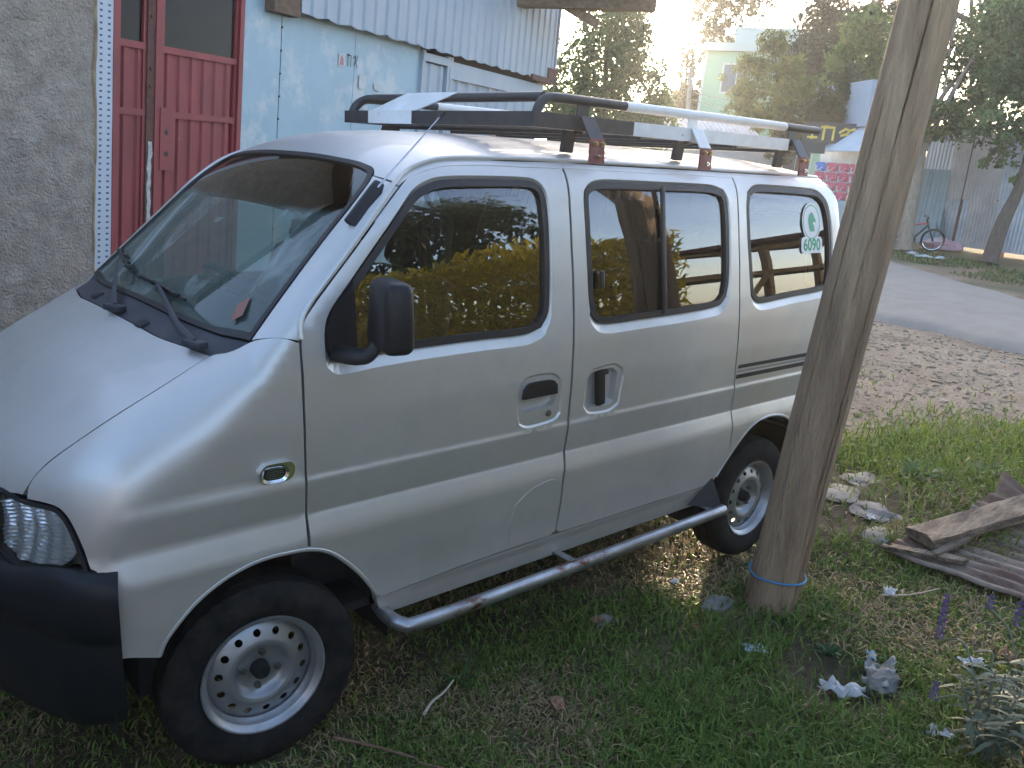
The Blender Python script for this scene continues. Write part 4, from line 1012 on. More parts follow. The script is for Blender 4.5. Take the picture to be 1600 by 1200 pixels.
mat('blue_ribbed', (0.34, 0.395, 0.44), 0.5, col2=(0.29, 0.35, 0.40), scale=4, col3=(0.25, 0.27, 0.28), scale3=2.2, th3=(0.62, 0.8), stretch=(1, 1, .25))
mat('red_door_paint', (0.27, 0.033, 0.038), 0.55, col2=(0.19, 0.024, 0.029), scale=5, col3=(0.32, 0.12, 0.11), scale3=14, th3=(0.68, 0.74), stretch=(1, 1, .5))
mat('rust_iron', (0.14, 0.055, 0.04), 0.8, col2=(0.07, 0.035, 0.03), scale=22)
mat('old_timber', (0.17, 0.115, 0.075), 0.85, col2=(0.10, 0.065, 0.042), scale=5, stretch=(1, 6, 6), bump=0.05, bscale=30)
mat('putty', (0.55, 0.54, 0.51), 0.9, col2=(0.35, 0.34, 0.32), scale=30)
mat('dark_pane', (0.010, 0.011, 0.012), 0.12, spec=0.12)
mat('seam_dark', (0.03, 0.035, 0.04), 0.8)
mat('paper', (0.55, 0.56, 0.56), 0.8, col2=(0.43, 0.46, 0.47), scale=12)

# rough rendered wall on the left, its surface modelled
PW = thing('rendered_wall', 'rough grey brown rendered wall at the left edge behind the bonnet', 'wall', tuple(wp(-3, 0)))
sg = np.linspace(-1.75, -.66, 150); zg = np.linspace(.0, 3.9, 420); SG, ZG = np.meshgrid(sg, zg)
hgt_ = .010 * fbm(SG, ZG, 51, 4, 14) + .006 * np.abs(fbm(SG, ZG, 52, 3, 40)) + .012 * fbm(SG, ZG, 53, 2, 2)
edge = .008 * fbm(ZG, 0 * ZG + 2, 55, 4, 6); SGe = SG + np.where(SG > -.70, edge, 0)
base = np.array(W0); Pn = base + np.array(WD) * (SGe + .085 * (ZG - 1.7))[..., None] + np.array([0, 0, 1.]) * ZG[..., None] - np.array(WN) * (.10 + hgt_)[..., None]
ii = (np.arange(len(zg) - 1)[:, None] * len(sg) + np.arange(len(sg) - 1)[None]).ravel()
meshobj('render_coat', Pn.reshape(-1, 3), np.stack([ii, ii + 1, ii + len(sg) + 1, ii + len(sg)], 1), 'roughcast', PW, 180)
wbox(MB(), -6.5, -1.75, -.1, 2.52, -.2, .10).build('wall_block', 'roughcast', PW); wbox(MB(), -1.75, -.665, -.1, 3.9, -4.0, .088).build('wall_core', 'roughcast', PW)
cr = MB(); cr.tube([wp(-.655 + .010 * float(fbm(z, 1, 5, 3, 5)), z, .095) for z in np.linspace(.3, 3.9, 60)], [.010 + .007 * abs(float(fbm(z, 7, 6, 3, 9))) for z in np.linspace(.3, 3.9, 60)], 6)
cr.build('mortar_edge', mat('ochre_mortar', (0.34, 0.27, 0.14), 0.9, col2=(0.20, 0.12, 0.08), scale=14), PW)

# perforated white strip with rows of punched holes
pm = mat('perforated_white', (0.46, 0.52, 0.58), 0.55)
_N = pm.node_tree.nodes; _L = pm.node_tree.links
_uv = _N.new('ShaderNodeAttribute'); _uv.attribute_name = 'Col'
_s = _N.new('ShaderNodeSeparateColor'); _L.new(_uv.outputs['Color'], _s.inputs[0])
def _m(op, a, b=None, c=None):
    n = _N.new('ShaderNodeMath'); n.operation = op
    for i, v in enumerate((a, b, c)):
        if v is None: continue
        if isinstance(v, (int, float)): n.inputs[i].default_value = v
        else: _L.new(v, n.inputs[i])
    return n.outputs[0]
_fx = _m('SUBTRACT', _m('FRACT', _m('MULTIPLY', _s.outputs[0], 3.0)), 0.5); _fy = _m('SUBTRACT', _m('FRACT', _m('MULTIPLY', _s.outputs[1], 80.0)), 0.5)
_dd = _m('MAXIMUM', _m('ABSOLUTE', _fx), _m('ABSOLUTE', _fy)); _mk = _m('LESS_THAN', _dd, 0.17)
_mx = _N.new('ShaderNodeMix'); _mx.data_type = 'RGBA'; _mx.inputs[6].default_value = (0.46, 0.52, 0.58, 1); _mx.inputs[7].default_value = (0.035, 0.07, 0.20, 1)
_L.new(_mk, _mx.inputs[0]); _L.new(_mx.outputs[2], _N['Principled BSDF'].inputs['Base Color'])
rows = []; cols = []
for z in np.linspace(.3, 3.0, 40):
    for s in np.linspace(-.64, -.475, 6): rows.append(wp(s, z, .03 + .004 * float(fbm(s * 9, z * 3, 3, 2)))); cols.append(((s + .64) / .165, (z - .3) / 2.7 * 1.0, 0))
ii = (np.arange(39)[:, None] * 6 + np.arange(5)[None]).ravel()
o = meshobj('perforated_strip', rows, np.stack([ii, ii + 1, ii + 7, ii + 6], 1), pm, smooth=60, cols=np.array(cols))
tag(o, 'white perforated metal strip between rendered wall and red door', 'metal strip')

# red sheet-metal door
DR = thing('metal_door', 'dark red ribbed metal double door with glass above', 'door', tuple(wp(0, .5)))
RD = 'red_door_paint'
wbox(wbox(MB(), -.475, -.43, .45, 2.9, -.03, .035), .575, .615, .45, 2.9, -.03, .030).build('door_frame', RD, DR)
wbox(MB(), -.43, .575, 2.86, 2.90, -.03, .03).build('door_head', RD, DR)
wbox(MB(), -.43, .575, .45, .50, -.03, .03).build('threshold', RD, DR)
for (a, b, nm) in ((-.428, -.215, 'leaf'), (-.095, .572, 'leaf')):
    lf = corr(MB(), a, b, .50, 2.225, -.012, .105, .014, .45).build('door_leaf', RD, DR, 25)
    for z in (.52, 1.84, 2.225): wbox(MB(), a, b, z - .02, z + .02, -.01, .014).build('leaf_rail', RD, lf)
    wbox(MB(), a, b, 2.82, 2.86, -.01, .014).build('leaf_rail', RD, lf)
    wbox(MB(), a + .01, b - .03, 2.245, 2.83, -.014, -.006).build('pane', 'dark_pane', lf)
    for e in (a, b - .022): wbox(MB(), e, e + .022, .50, 2.86, -.008, .012).build('leaf_stile', RD, lf)
wbox(MB(), -.213, -.155, .50, 2.86, -.01, .022).build('door_post', 'rust_iron', DR); wbox(MB(), -.155, -.097, .50, 2.86, -.01, .030).build('door_post', RD, DR)
pt = MB()
for k in range(40):
    z = .95 + .018 * k; pt.add([wp(-.185 + .012 * float(fbm(z, 1, 70, 3, 20)) - .015, z, .024), wp(-.185 + .016 * float(fbm(z, 4, 71, 3, 20)) + .016, z, .024), wp(-.185 + .016 * float(fbm(z + .018, 4, 71, 3, 20)) + .016, z + .018, .0245), wp(-.185 + .012 * float(fbm(z + .018, 1, 70, 3, 20)) - .015, z + .018, .0245)], [(0, 1, 2, 3)])
pt.build('putty_streak', 'putty', DR)
lk = wbox(MB(), -.115, .005, 1.50, 1.88, .012, .036).build('lock_plate', RD, DR)
for z in (1.60, 1.73): MB().tube([wp(-.065, z, .034), wp(-.065, z, .0375)], .016, 12).build('key_hole', 'seam_dark', lk)
for z in (2.0, 2.1, 2.4, 2.6): MB().tube([wp(-.184, z, .02), wp(-.184, z, .03)], .013, 8).build('bolt', 'rust_iron', DR)

# pale blue shop clad in sheet metal
SH = thing('metal_shop', 'pale blue sheet metal shop with ribbed upper wall behind the van', 'building', tuple(wp(3, 0)))
wbox(MB(), .62, 5.9, .0, 3.9, -4.0, -.03).build('wall_core', 'seam_dark', SH)
wbox(MB(), -.47, .62, 2.9, 3.9, -4.0, -.03).build('wall_core', 'seam_dark', SH); wbox(MB(), -.66, .64, -.05, 2.9, -4.0, -.05).build('wall_core', 'seam_dark', SH)
wbox(MB(), -.66, 6.0, -.1, .45, -.03, .12).build('plinth', 'concrete', SH)
edges_ = [(.625, 1.02), (1.028, 1.95), (1.955, 3.00)]
for a, b in edges_: 
    rr = [[wp(s, z, .008 * float(fbm(s * 2.3, z * 2.1, 77, 2)) + .012) for s in np.linspace(a, b, 12)] for z in np.linspace(.45, 2.95, 24)]
    MB().grid(rr).build('wall_sheet', 'blue_sheet', SH, 180)
wbox(MB(), -.47, .62, 2.62 + .27, 3.0, -.02, .01).build('door_lintel', 'blue_sheet', SH)
for z in np.arange(.6, 2.6, .16): MB().tube([wp(1.024, z, .012), wp(1.024, z, .019)], .008, 6).build('rivet', 'seam_dark', SH)
for sx_ in (3.02, 3.50, 3.56, 5.78):
    wbox(MB(), sx_ - .025, sx_ + .025, .45, 2.62, .0, .045).build('wall_post', 'blue_ribbed', SH)
corr(MB(), 3.05, 3.47, .45, 2.52, .005, .20, .02).build('ribbed_sheet', 'blue_ribbed', SH, 25)
wbox(MB(), 3.0, 3.52, 2.53, 2.60, .0, .05).build('rail', 'blue_ribbed', SH); wbox(MB(), 3.52, 5.9, 2.42, 2.58, .0, .05).build('rail', 'blue_ribbed', SH)
for a, b in ((3.585, 4.3), (4.31, 5.03), (5.04, 5.76)): corr(MB(), a, b, .45, 2.42, .005, .24, .022).build('ribbed_sheet', 'blue_ribbed', SH, 25)
s = 1.12
while s < 5.95:
    e = min(s + .84, 6.02); corr(MB(), s, e + .01, 2.63, 3.95, .10 + .006 * (int(s * 10) % 2), .168, .016, .30, edge=.01).build('ribbed_sheet', 'blue_ribbed', SH, 25); s += .84
wbox(MB(), 1.10, 6.02, 2.66, 2.70, -.02, .095).build('eaves_board', 'old_timber', SH)
wbox(MB(), .83, 1.12, 2.60, 2.95, .0, .10).build('timber_block', 'old_timber', SH)
wbox(MB(), 6.02, 6.06, 2.60, 3.95, -.3, .13).build('corner_flashing', 'blue_ribbed', SH)
wbox(wbox(MB(), 5.35, 6.05, 2.60, 2.66, .02, .135), 5.8, 6.08, 2.66, 2.78, .10, .14).build('corner_board', 'rust_iron', SH)
wbox(MB(), -1.85, 6.1, 3.95, 4.02, -4.1, .45).build('roof', 'rust_iron', SH)
# scraps of paper and stencilled letters on the blue sheet
for (a, z, w, h, t) in ((2.02, 2.19, .10, .11, 0), (1.72, 2.33, .09, .10, .1), (2.10, 1.98, .07, .07, .2), (2.36, 2.02, .06, .07, 0), (2.20, 1.78, .12, .06, .1), (2.25, 2.20, .11, .05, -.1)):
    MB().add([wp(a, z, .022), wp(a + w, z + t * w, .022), wp(a + w, z + h + t * w, .0225), wp(a, z + h, .022)], [(0, 1, 2, 3)]).build('paper_scrap', 'paper', SH)
mat('red_print', (0.45, 0.22, 0.22), 0.8)
MB().add([wp(1.735, 2.345, .0235), wp(1.79, 2.345, .0235), wp(1.78, 2.40, .0235), wp(1.75, 2.42, .0235)], [(0, 1, 2, 3)]).build('paper_print', 'red_print', SH)
def stroke(pts, w, P, nm, m, parent, org=None):
    mb = MB()
    for (a, b), (c, d) in zip(pts[:-1], pts[1:]):
        L = math.hypot(c - a, d - b); nx_, ny_ = -(d - b) / L * w / 2, (c - a) / L * w / 2; ex, ey = (c - a) / L * w / 2, (d - b) / L * w / 2
        mb.add([P(a - ex + nx_, b - ey + ny_), P(c + ex + nx_, d + ey + ny_), P(c + ex - nx_, d + ey - ny_), P(a - ex - nx_, b - ey - ny_)], [(0, 1, 2, 3)])
    return mb.build(nm, m, parent, None, org)
mat('black_ink', (0.02, 0.02, 0.022), 0.8)
PL = lambda x, y: wp(x, y, .0238)
for pts in ([(1.845, 2.35), (1.845, 2.43), (1.885, 2.43), (1.885, 2.35)], [(1.835, 2.432), (1.85, 2.44)], [(1.92, 2.42), (1.945, 2.435), (1.955, 2.39), (1.975, 2.35)], [(1.955, 2.39), (1.93, 2.36)], [(1.975, 2.44), (1.965, 2.40)]):
    stroke(pts, .008, PL, 'stencil_letter', 'black_ink', SH)

# broken timber eave sticking out past the shop corner
EV = thing('timber_eave', 'weathered brown timber eave jutting from the shop corner at the top', 'roof timber', (6.9, 4.5, 3.3))
def plank(name, a, b, w, h, m, parent, up=(0, 0, 1), wob=.0, seed=0):
    a, b = Vector(a), Vector(b); t = (b - a).normalized(); u = Vector(up); sd = t.cross(u).normalized(); u = sd.cross(t); mb = MB(); n = 10; rings = []
    for i in range(n + 1):
        f = i / n; p = a.lerp(b, f); k = 1 + wob * float(fbm(f * 5 + seed, seed * 1.7, 31, 3))
        o = sd * wob * .3 * w * float(fbm(f * 3, seed + 5.1, 32, 2))
        rings.append([p + o + sd * w / 2 * i2 * k + u * h / 2 * j2 * k for i2, j2 in ((-1, -1), (1, -1), (1, 1), (-1, 1))])
    V = [q for r in rings for q in r]; Fc = [(3, 2, 1, 0), tuple(range(4 * n, 4 * n + 4))]
    for i in range(n): Fc += [(4 * i + k, 4 * i + (k + 1) % 4, 4 * i + 4 + (k + 1) % 4, 4 * i + 4 + k) for k in range(4)]
    return mb.add(V, Fc).build(name, m, parent, 25)
plank('beam', (6.45, 5.05, 3.40), (7.60, 4.05, 3.44), .22, .18, 'old_timber', EV, wob=.3, seed=1)
plank('beam', (6.95, 4.75, 3.60), (7.75, 3.95, 3.56), .20, .12, 'old_timber', EV, wob=.3, seed=4)
plank('brace', (6.88, 4.74, 3.38), (7.12, 4.42, 3.18), .10, .10, 'old_timber', EV, wob=.3, seed=2)
plank('roof_sheet', (6.3, 5.2, 3.62), (7.55, 4.05, 3.62), .9, .02, 'rust_iron', EV, wob=.2, seed=3)

# ================================================================== STREET ACROSS THE ROAD
def quadbox(mb, c, size, ang=0.0): return mb.box(c, size, Matrix.Rotation(ang, 3, 'Z'))
mat('zinc_sheet', (0.55, 0.59, 0.62), 0.45, 0.35, col2=(0.34, 0.37, 0.41), scale=1.5, col3=(0.36, 0.33, 0.31), scale3=0.9, th3=(0.6, 0.8))
mat('zinc_warm', (0.56, 0.53, 0.51), 0.5, 0.2, col2=(0.37, 0.345, 0.335), scale=1.2, col3=(0.27, 0.22, 0.20), scale3=1.4, th3=(0.62, 0.8))
mat('zinc_teal', (0.26, 0.34, 0.36), 0.5, 0.3, col2=(0.22, 0.29, 0.31), scale=2)
FD0 = Vector((24.75, 5.6, 0)); FDd = Vector((.335, .942, 0)).normalized(); FDn = Vector((.942, -.335, 0))
def fp(s, z, off=0.0): return FD0 + FDd * s + UP * z - FDn * off
FN = thing('sheet_fence', 'tall fence of grey metal sheets across the road', 'fence', tuple(fp(0, 0)))
k = 0; s = -7.0
while s < 1.9:
    w = .88; zt = 1.35 + .06 * ((k * 7) % 3)
    corr(MB(), s, s + w, .05, zt, .0, .11, .012, .4, fp).build('fence_sheet', 'zinc_sheet' if k % 3 else 'zinc_warm', FN, 25)
    corr(MB(), s + .02, s + w + .02, zt - .08, 3.1 + .1 * ((k * 5) % 3), .03, .11, .012, .4, fp).build('fence_sheet', 'zinc_warm' if k % 4 else 'zinc_sheet', FN, 25)
    s += w; k += 1
for s in (-6.2, -4.4, -2.6, -.8, 1.0): MB().tube([fp(s, -.1, -.06), fp(s, 3.2, -.06)], .05, 8).build('fence_post', 'old_timber', FN)
G2 = thing('ribbed_gate', 'light blue ribbed sheet gate beside the leaning tree', 'gate', tuple(fp(2.6, 0)))
def fp2(s, z, off=0.0): return Vector((25.45, 7.55, 0)) + Vector((.62, .78, 0)) * s + UP * z - Vector((.78, -.62, 0)) * off
for q in range(3): corr(MB(), q * .80, q * .80 + .79, .05, 3.3, .01, .2, .03, .35, fp2).build('gate_sheet', 'blue_ribbed', G2, 25)
for q in (0.0, 2.4): MB().tube([fp2(q, -.1, .0), fp2(q, 3.4, .0)], .045, 8).build('gate_post', 'rust_iron', G2)
LS = thing('leaning_sheet', 'grey green metal sheet leaning on the ribbed gate', 'metal sheet', (25.3, 8.2, 0))
def lsP(s, z, off=0.0): return Vector((24.75, 8.95, 0)) + Vector((.42, -.75, 0)).normalized() * s + Vector((.26, .10, 0)) * z * .6 + UP * z + Vector((-.7, -.5, .2)) * off
corr(MB(), 0, 1.15, .02, 2.1, 0, .23, .02, .4, lsP).build('sheet', 'zinc_teal', LS, 25)
LS2 = thing('leaning_board', 'dark teal panel behind the bicycle leaning on the gate', 'panel', (25.6, 7.9, 0))
MB().sheet([(25.15, 7.98, .02), (25.55, 7.75, .02), (26.15, 8.02, 1.75), (25.9, 8.25, 1.8)], .04, (.8, .5, -.2)).build('panel', mat('teal_panel', (0.10, 0.15, 0.165), 0.6, col2=(0.07, 0.11, 0.12), scale=2), LS2)

# bicycle by the trunk
def bicycle(loc, ang):
    t = thing('bicycle', 'black and red mountain bicycle leaning by a tree across the road', 'bicycle', loc)
    M = Matrix.Rotation(ang, 3, 'Z') @ Matrix.Rotation(.10, 3, 'X') @ Matrix.Scale(.86, 3)
    L = Vector(loc); T = lambda x, y, z: M @ Vector((x, y, z)) + L
    mat('bike_black', (0.015, 0.015, 0.017), 0.4); mat('bike_red', (0.50, 0.05, 0.03), 0.35)
    for cx_, nm in ((-.52, 'rear'), (.53, 'front')):
        w = MB().tube([T(cx_ + .315 * math.cos(a), 0, .33 + .315 * math.sin(a)) for a in np.linspace(0, 2 * math.pi, 33)], .022, 8, caps=False).build('bicycle_wheel', 'tyre_rubber', t)
        MB().tube([T(cx_ + .288 * math.cos(a), 0, .33 + .288 * math.sin(a)) for a in np.linspace(0, 2 * math.pi, 33)], .010, 6, caps=False).build('rim', 'chrome', w)
        sp = MB()
        for q in range(12):
            a = math.pi * q / 6; sp.tube([T(cx_, 0, .33), T(cx_ + .285 * math.cos(a), 0, .33 + .285 * math.sin(a))], .003, 4)
        sp.build('spokes', 'chrome', w); MB().tube([T(cx_, -.05, .33), T(cx_, .05, .33)], .025, 10).build('hub', 'bike_black', w)
    MB().tube([T(.30, 0, .82), T(-.16, 0, .74)], .022, 8).build('top_tube', 'bike_red', t)
    MB().tube([T(.33, 0, .76), T(-.05, 0, .31)], .026, 8).build('down_tube', 'bike_black', t)
    MB().tube([T(-.05, 0, .31), T(-.19, 0, .84)], .020, 8).build('seat_tube', 'bike_black', t)
    for y in (-.05, .05):
        MB().tube([T(-.05, y * .5, .31), T(-.52, y, .33)], .012, 6).build('chain_stay', 'bike_black', t); MB().tube([T(-.16, y * .5, .74), T(-.52, y, .33)], .011, 6).build('seat_stay', 'bike_red', t)
        MB().tube([T(.36, y, .68), T(.53, y, .33)], .018, 8).build('fork_blade', 'bike_black', t)
    MB().tube([T(.27, 0, .93), T(.36, 0, .66)], .024, 8).build('head_tube', 'bike_black', t)
    MB().tube(bez([T(.24, -.30, 1.02), T(.30, -.12, .99), T(.27, 0, .95), T(.30, .12, .99), T(.24, .30, 1.02)], 5), .014, 8).tube([T(.24, -.30, 1.02), T(.22, -.18, 1.0)], .02, 8).tube([T(.24, .30, 1.02), T(.22, .18, 1.0)], .02, 8).build('handlebar', 'bike_black', t)
    MB().rbox(T(-.22, 0, .90), (.25, .14, .05), .02, 2, M).build('saddle', 'bike_black', t)
    MB().tube([T(-.05, -.03, .31), T(-.05, .05, .31)], .09, 20).tube([T(-.05, -.06, .31), T(.08, -.06, .20)], .011, 6).tube([T(-.05, .07, .31), T(-.18, .07, .42)], .011, 6).build('crank', 'bike_black', t)
bicycle((22.62, 7.42, 0.01), math.radians(-56))

def lump(name, c, size, m, label, cat, seed, group=None, fl=0.0, sub=3):
    bm = bmesh.new(); bmesh.ops.create_icosphere(bm, subdivisions=sub, radius=1)
    for v in bm.verts:
        p = v.co.copy(); k = 1 + .5 * mnoise.noise(p * 1.3 + Vector((seed, 0, 0))) + .22 * mnoise.noise(p * 3.7 + Vector((0, seed, 0)))
        p *= k; p.z = max(p.z, -.55); v.co = Vector((p.x * size[0], p.y * size[1], p.z * size[2]))
    bm.verts.index_update(); V = [v.co + Vector(c) + Vector((0, 0, size[2] * .5)) for v in bm.verts]; Fc = [[v.index for v in f.verts] for f in bm.faces]; bm.free()
    o = meshobj(name, V, Fc, m, None, 32, tuple(c)); return tag(o, label, cat, group)
lump('sack', (24.3, 7.35, 0), (.30, .55, .18), mat('pink_plastic', (0.50, 0.30, 0.33), 0.6, col2=(0.42, 0.23, 0.27), scale=3), 'pale pink plastic sack lying behind the bicycle wheel', 'sack', 3)
o = MB().rbox((23.6, 5.72, .07), (.24, .34, .14), .012, 2, Matrix.Rotation(.5, 3, 'Z')).build('brick', mat('brick_orange', (0.45, 0.13, 0.07), 0.9, col2=(0.33, 0.09, 0.05), scale=6), org=(23.6, 5.72, 0)); tag(o, 'orange brick lying at the foot of the right hand trunk', 'brick')
o = MB().rbox((22.4, 7.75, .10), (.55, .40, .22), .03, 2, Matrix.Rotation(.2, 3, 'Z')).build('kerb_block', 'concrete', org=(22.4, 7.75, 0)); tag(o, 'low concrete block beside the bicycle rear wheel', 'block')
for k, (x, y, sx_, sy_) in enumerate(((21.4, 6.85, .22, .14), (20.9, 6.35, .15, .2), (21.0, 6.0, .16, .1), (19.4, 6.6, .13, .12))):
    o = lump('litter', (x, y, .0), (sx_, sy_, .04), 'paper', ('white paper litter below the bicycle front wheel', 'white paper litter on the dirt past the road edge', 'small white paper litter beside the grass strip', 'white scrap on the dirt near the concrete block')[k], 'litter', 10 + k, 'paper litter across the road', sub=2)

# kiosk with stacked packets
KS = thing('kiosk', 'small street kiosk with white awning behind the utility pole', 'kiosk', (23.4, 9.6, 0))
Mk = Matrix.Rotation(math.radians(-35), 3, 'Z')
MB().box((24.0, 9.7, 1.15), (1.6, 2.6, 2.6), Mk).build('body', 'zinc_sheet', KS)
MB().sheet([(22.1, 9.0, 2.42), (22.9, 10.6, 2.42), (23.9, 10.1, 3.35), (23.1, 8.5, 3.35)], .04, (-.6, .2, .8)).build('awning', mat('awning_white', (0.62, 0.66, 0.70), 0.6, col2=(0.52, 0.57, 0.62), scale=2), KS)
MB().box((24.6, 10.3, 3.7), (1.6, 3.4, 1.2), Mk).build('upper_wall', mat('grey_blue_wall', (0.40, 0.45, 0.52), 0.8, col2=(0.35, 0.40, 0.47), scale=1.5), KS)
SG_ = thing('shop_sign', 'dark sign board with yellow letters under the trees', 'sign', (22.6, 10.6, 2.7))
sgo = Vector((22.45, 10.9, 2.62)); sgd = Vector((.62, -.78, 0)).normalized()
def sgP(x, y): return sgo + sgd * x + UP * y + Vector((-.78, -.62, 0)) * .058
MB().sheet([sgo, sgo + sgd * 1.35, sgo + sgd * 1.35 + UP * .55, sgo + UP * .55], .05, (.78, .62, 0)).build('board', mat('sign_dark', (0.035, 0.03, 0.035), 0.6), SG_)
mat('sign_yellow', (0.72, 0.50, 0.07), 0.6)
for pts in ([(.22, .12), (.22, .40)], [(.52, .10), (.52, .42), (.78, .42), (.78, .10)], [(.45, .42), (.58, .44)], [(.95, .30), (1.08, .40), (1.2, .36), (1.14, .26), (1.0, .22)], [(1.2, .36), (1.32, .40)], [(.12, .14), (.34, .14)]):
    stroke(pts, .06, sgP, 'sign_letter', 'sign_yellow', SG_)
mat('packet_red', (0.50, 0.05, 0.09), 0.4, col2=(0.62, 0.55, 0.56), scale=7, contrast=(0.52, 0.60)); mat('packet_blue', (0.08, 0.14, 0.40), 0.4, col2=(0.60, 0.58, 0.60), scale=7, contrast=(0.5, 0.6))
for r_ in range(4):
    for c_ in range(4):
        p = Vector((21.75, 9.85, 1.22)) + sgd * (.30 * c_) + Vector((0, 0, .25 * r_))
        nm = MB().rbox(p, (.27, .20, .23), .03, 2, Matrix.Rotation(math.radians(-51), 3, 'Z')).build('packet', 'packet_blue' if (r_ == 3 and c_ == 0) else 'packet_red', org=tuple(p))
        tag(nm, '%s and white packet, %s from left in the %s row of the kiosk stack' % ('blue' if (r_ == 3 and c_ == 0) else 'red', ('first', 'second', 'third', 'fourth')[c_], ('bottom', 'third', 'second', 'top')[r_]), 'packet', 'packets stacked at the kiosk')
tag(MB().box((22.05, 9.35, .55), (.5, 1.35, 1.15), Matrix.Rotation(math.radians(-51) + math.pi / 2, 3, 'Z') @ Matrix.Rotation(math.pi / 2, 3, 'Z')).build('counter', 'zinc_teal', org=(22.05, 9.35, 0)), 'grey green counter below the stacked packets', 'counter')
o = MB().rbox((22.95, 8.45, 1.05), (.35, .40, .75), .02, 2, Matrix.Rotation(.3, 3, 'Z')).build('drinks_crate', mat('crate_red', (0.50, 0.055, 0.035), 0.5), org=(22.95, 8.45, .67)); tag(o, 'bright red crate hanging beside the thin trunk', 'crate')
tag(MB().box((22.95, 8.5, .33), (.4, .45, .66)).build('crate_stand', 'zinc_teal', org=(22.95, 8.5, 0)), 'grey stand under the red crate', 'stand')

# low roofed shed
SD_ = thing('low_shed', 'low shed with pale rusty sheet roof beyond the van', 'shed', (24.5, 15.5, 0))
MB().box((25.0, 16.2, 1.2), (3.0, 5.0, 2.4), Matrix.Rotation(math.radians(-48) + math.pi / 2, 3, 'Z')).build('wall', 'zinc_warm', SD_)
sro = Vector((21.7, 17.1, 2.75)); srd = Vector((.745, -.66, .02)).normalized(); srb = Vector((.6, .68, .28))
def srP(s, z, off=0.0): return sro + srd * s + srb * z + Vector((0, 0, 1)) * off
for q in range(5): corr(MB(), q * .92, q * .92 + .93, 0, 2.6, .01 * (q % 2), .15, .03, .4, srP).build('roof_sheet', mat('roof_pale', (0.52, 0.48, 0.45), 0.5, 0.1, col2=(0.40, 0.33, 0.30), scale=1.3) if q % 3 else 'zinc_warm', SD_, 25)
for q in range(7): MB().box(sro + srd * (1.9 + .2 * q) + Vector((0, 0, -.3)), (.10, .06, .55)).build('slat', mat('slat_cream', (0.55, 0.48, 0.40), 0.7), SD_)

# green two-storey house
GH = thing('green_house', 'pale green two storey house with flat parapet beyond the trees', 'building', (37, 24, 0))
go = Vector((33.9, 23.6, 0)); gd = Vector((.56, -.83, 0)).normalized(); gn = Vector((-.83, -.56, 0))
def gpnt(s, z, off=0.0): return go + gd * s + UP * z + gn * off
def gbox(mb, s0, s1, z0, z1, o0, o1): return mb.add([gpnt(s, z, o) for z in (z0, z1) for o in (o0, o1) for s in (s0, s1)], [(0, 1, 3, 2), (4, 6, 7, 5), (0, 4, 5, 1), (2, 3, 7, 6), (0, 2, 6, 4), (1, 5, 7, 3)])
mat('green_render', (0.36, 0.50, 0.33), 0.85, col2=(0.32, 0.46, 0.30), scale=0.7); mat('pale_render', (0.55, 0.56, 0.48), 0.85); mat('far_pane', (0.05, 0.06, 0.07), 0.15)
gbox(MB(), 0, 6.5, 0, 7.0, -8, 0).build('wall', 'green_render', GH)
gbox(MB(), -.15, 6.6, 7.0, 7.35, -8.2, .25).build('roof_slab', 'pale_render', GH)
gbox(MB(), 1.2, 6.6, 7.35, 8.1, -8, -.3).build('parapet', 'pale_render', GH)
for q in range(8): gbox(MB(), 1.2 + q * .75, 1.28 + q * .75, 8.1, 8.5, -.42, -.34).build('railing_post', 'pale_render', GH)
gbox(MB(), -.02, .10, 0, 7.0, -.1, .03).build('corner_strip', 'pale_render', GH)
for s0, z0 in ((.85, 5.15), (4.1, 5.15), (.85, 1.6), (4.1, 1.6)):
    w = gbox(MB(), s0, s0 + 1.35, z0, z0 + 1.35, -.05, .04).build('window', 'pale_render', GH)
    for q in range(2): gbox(MB(), s0 + .08 + q * .62, s0 + .65 + q * .62, z0 + .08, z0 + 1.27, .03, .05).build('pane', 'far_pane', w)

# thin street pole and cables far off
tp = MB().tube([(31.3, 21.75, -.1), (32.05, 22.55, 6.0)], [.12, .09], 8).build('street_pole', 'concrete', org=(31.3, 21.75, 0)); tag(tp, 'thin pale concrete street pole beside the green house', 'pole')
for k, (a, b, sag) in enumerate((((31.95, 22.45, 5.0), (24.6, 10.6, 4.1), .35), ((31.9, 22.4, 4.7), (24.6, 10.6, 3.85), .4), ((31.6, 22.1, 3.1), (26.6, 13.9, 3.05), .2))):
    A = Vector(a); B2 = Vector(b); pts = [A.lerp(B2, t) - Vector((0, 0, sag * 4 * t * (1 - t))) for t in np.linspace(0, 1, 14)]
    o = MB().tube(pts, .018, 5).build('overhead_cable', 'rubber', org=a); tag(o, ('upper black cable strung past the green house', 'second black cable strung past the green house', 'lowest black cable above the shed roof')[k], 'cable', 'cables over the street')

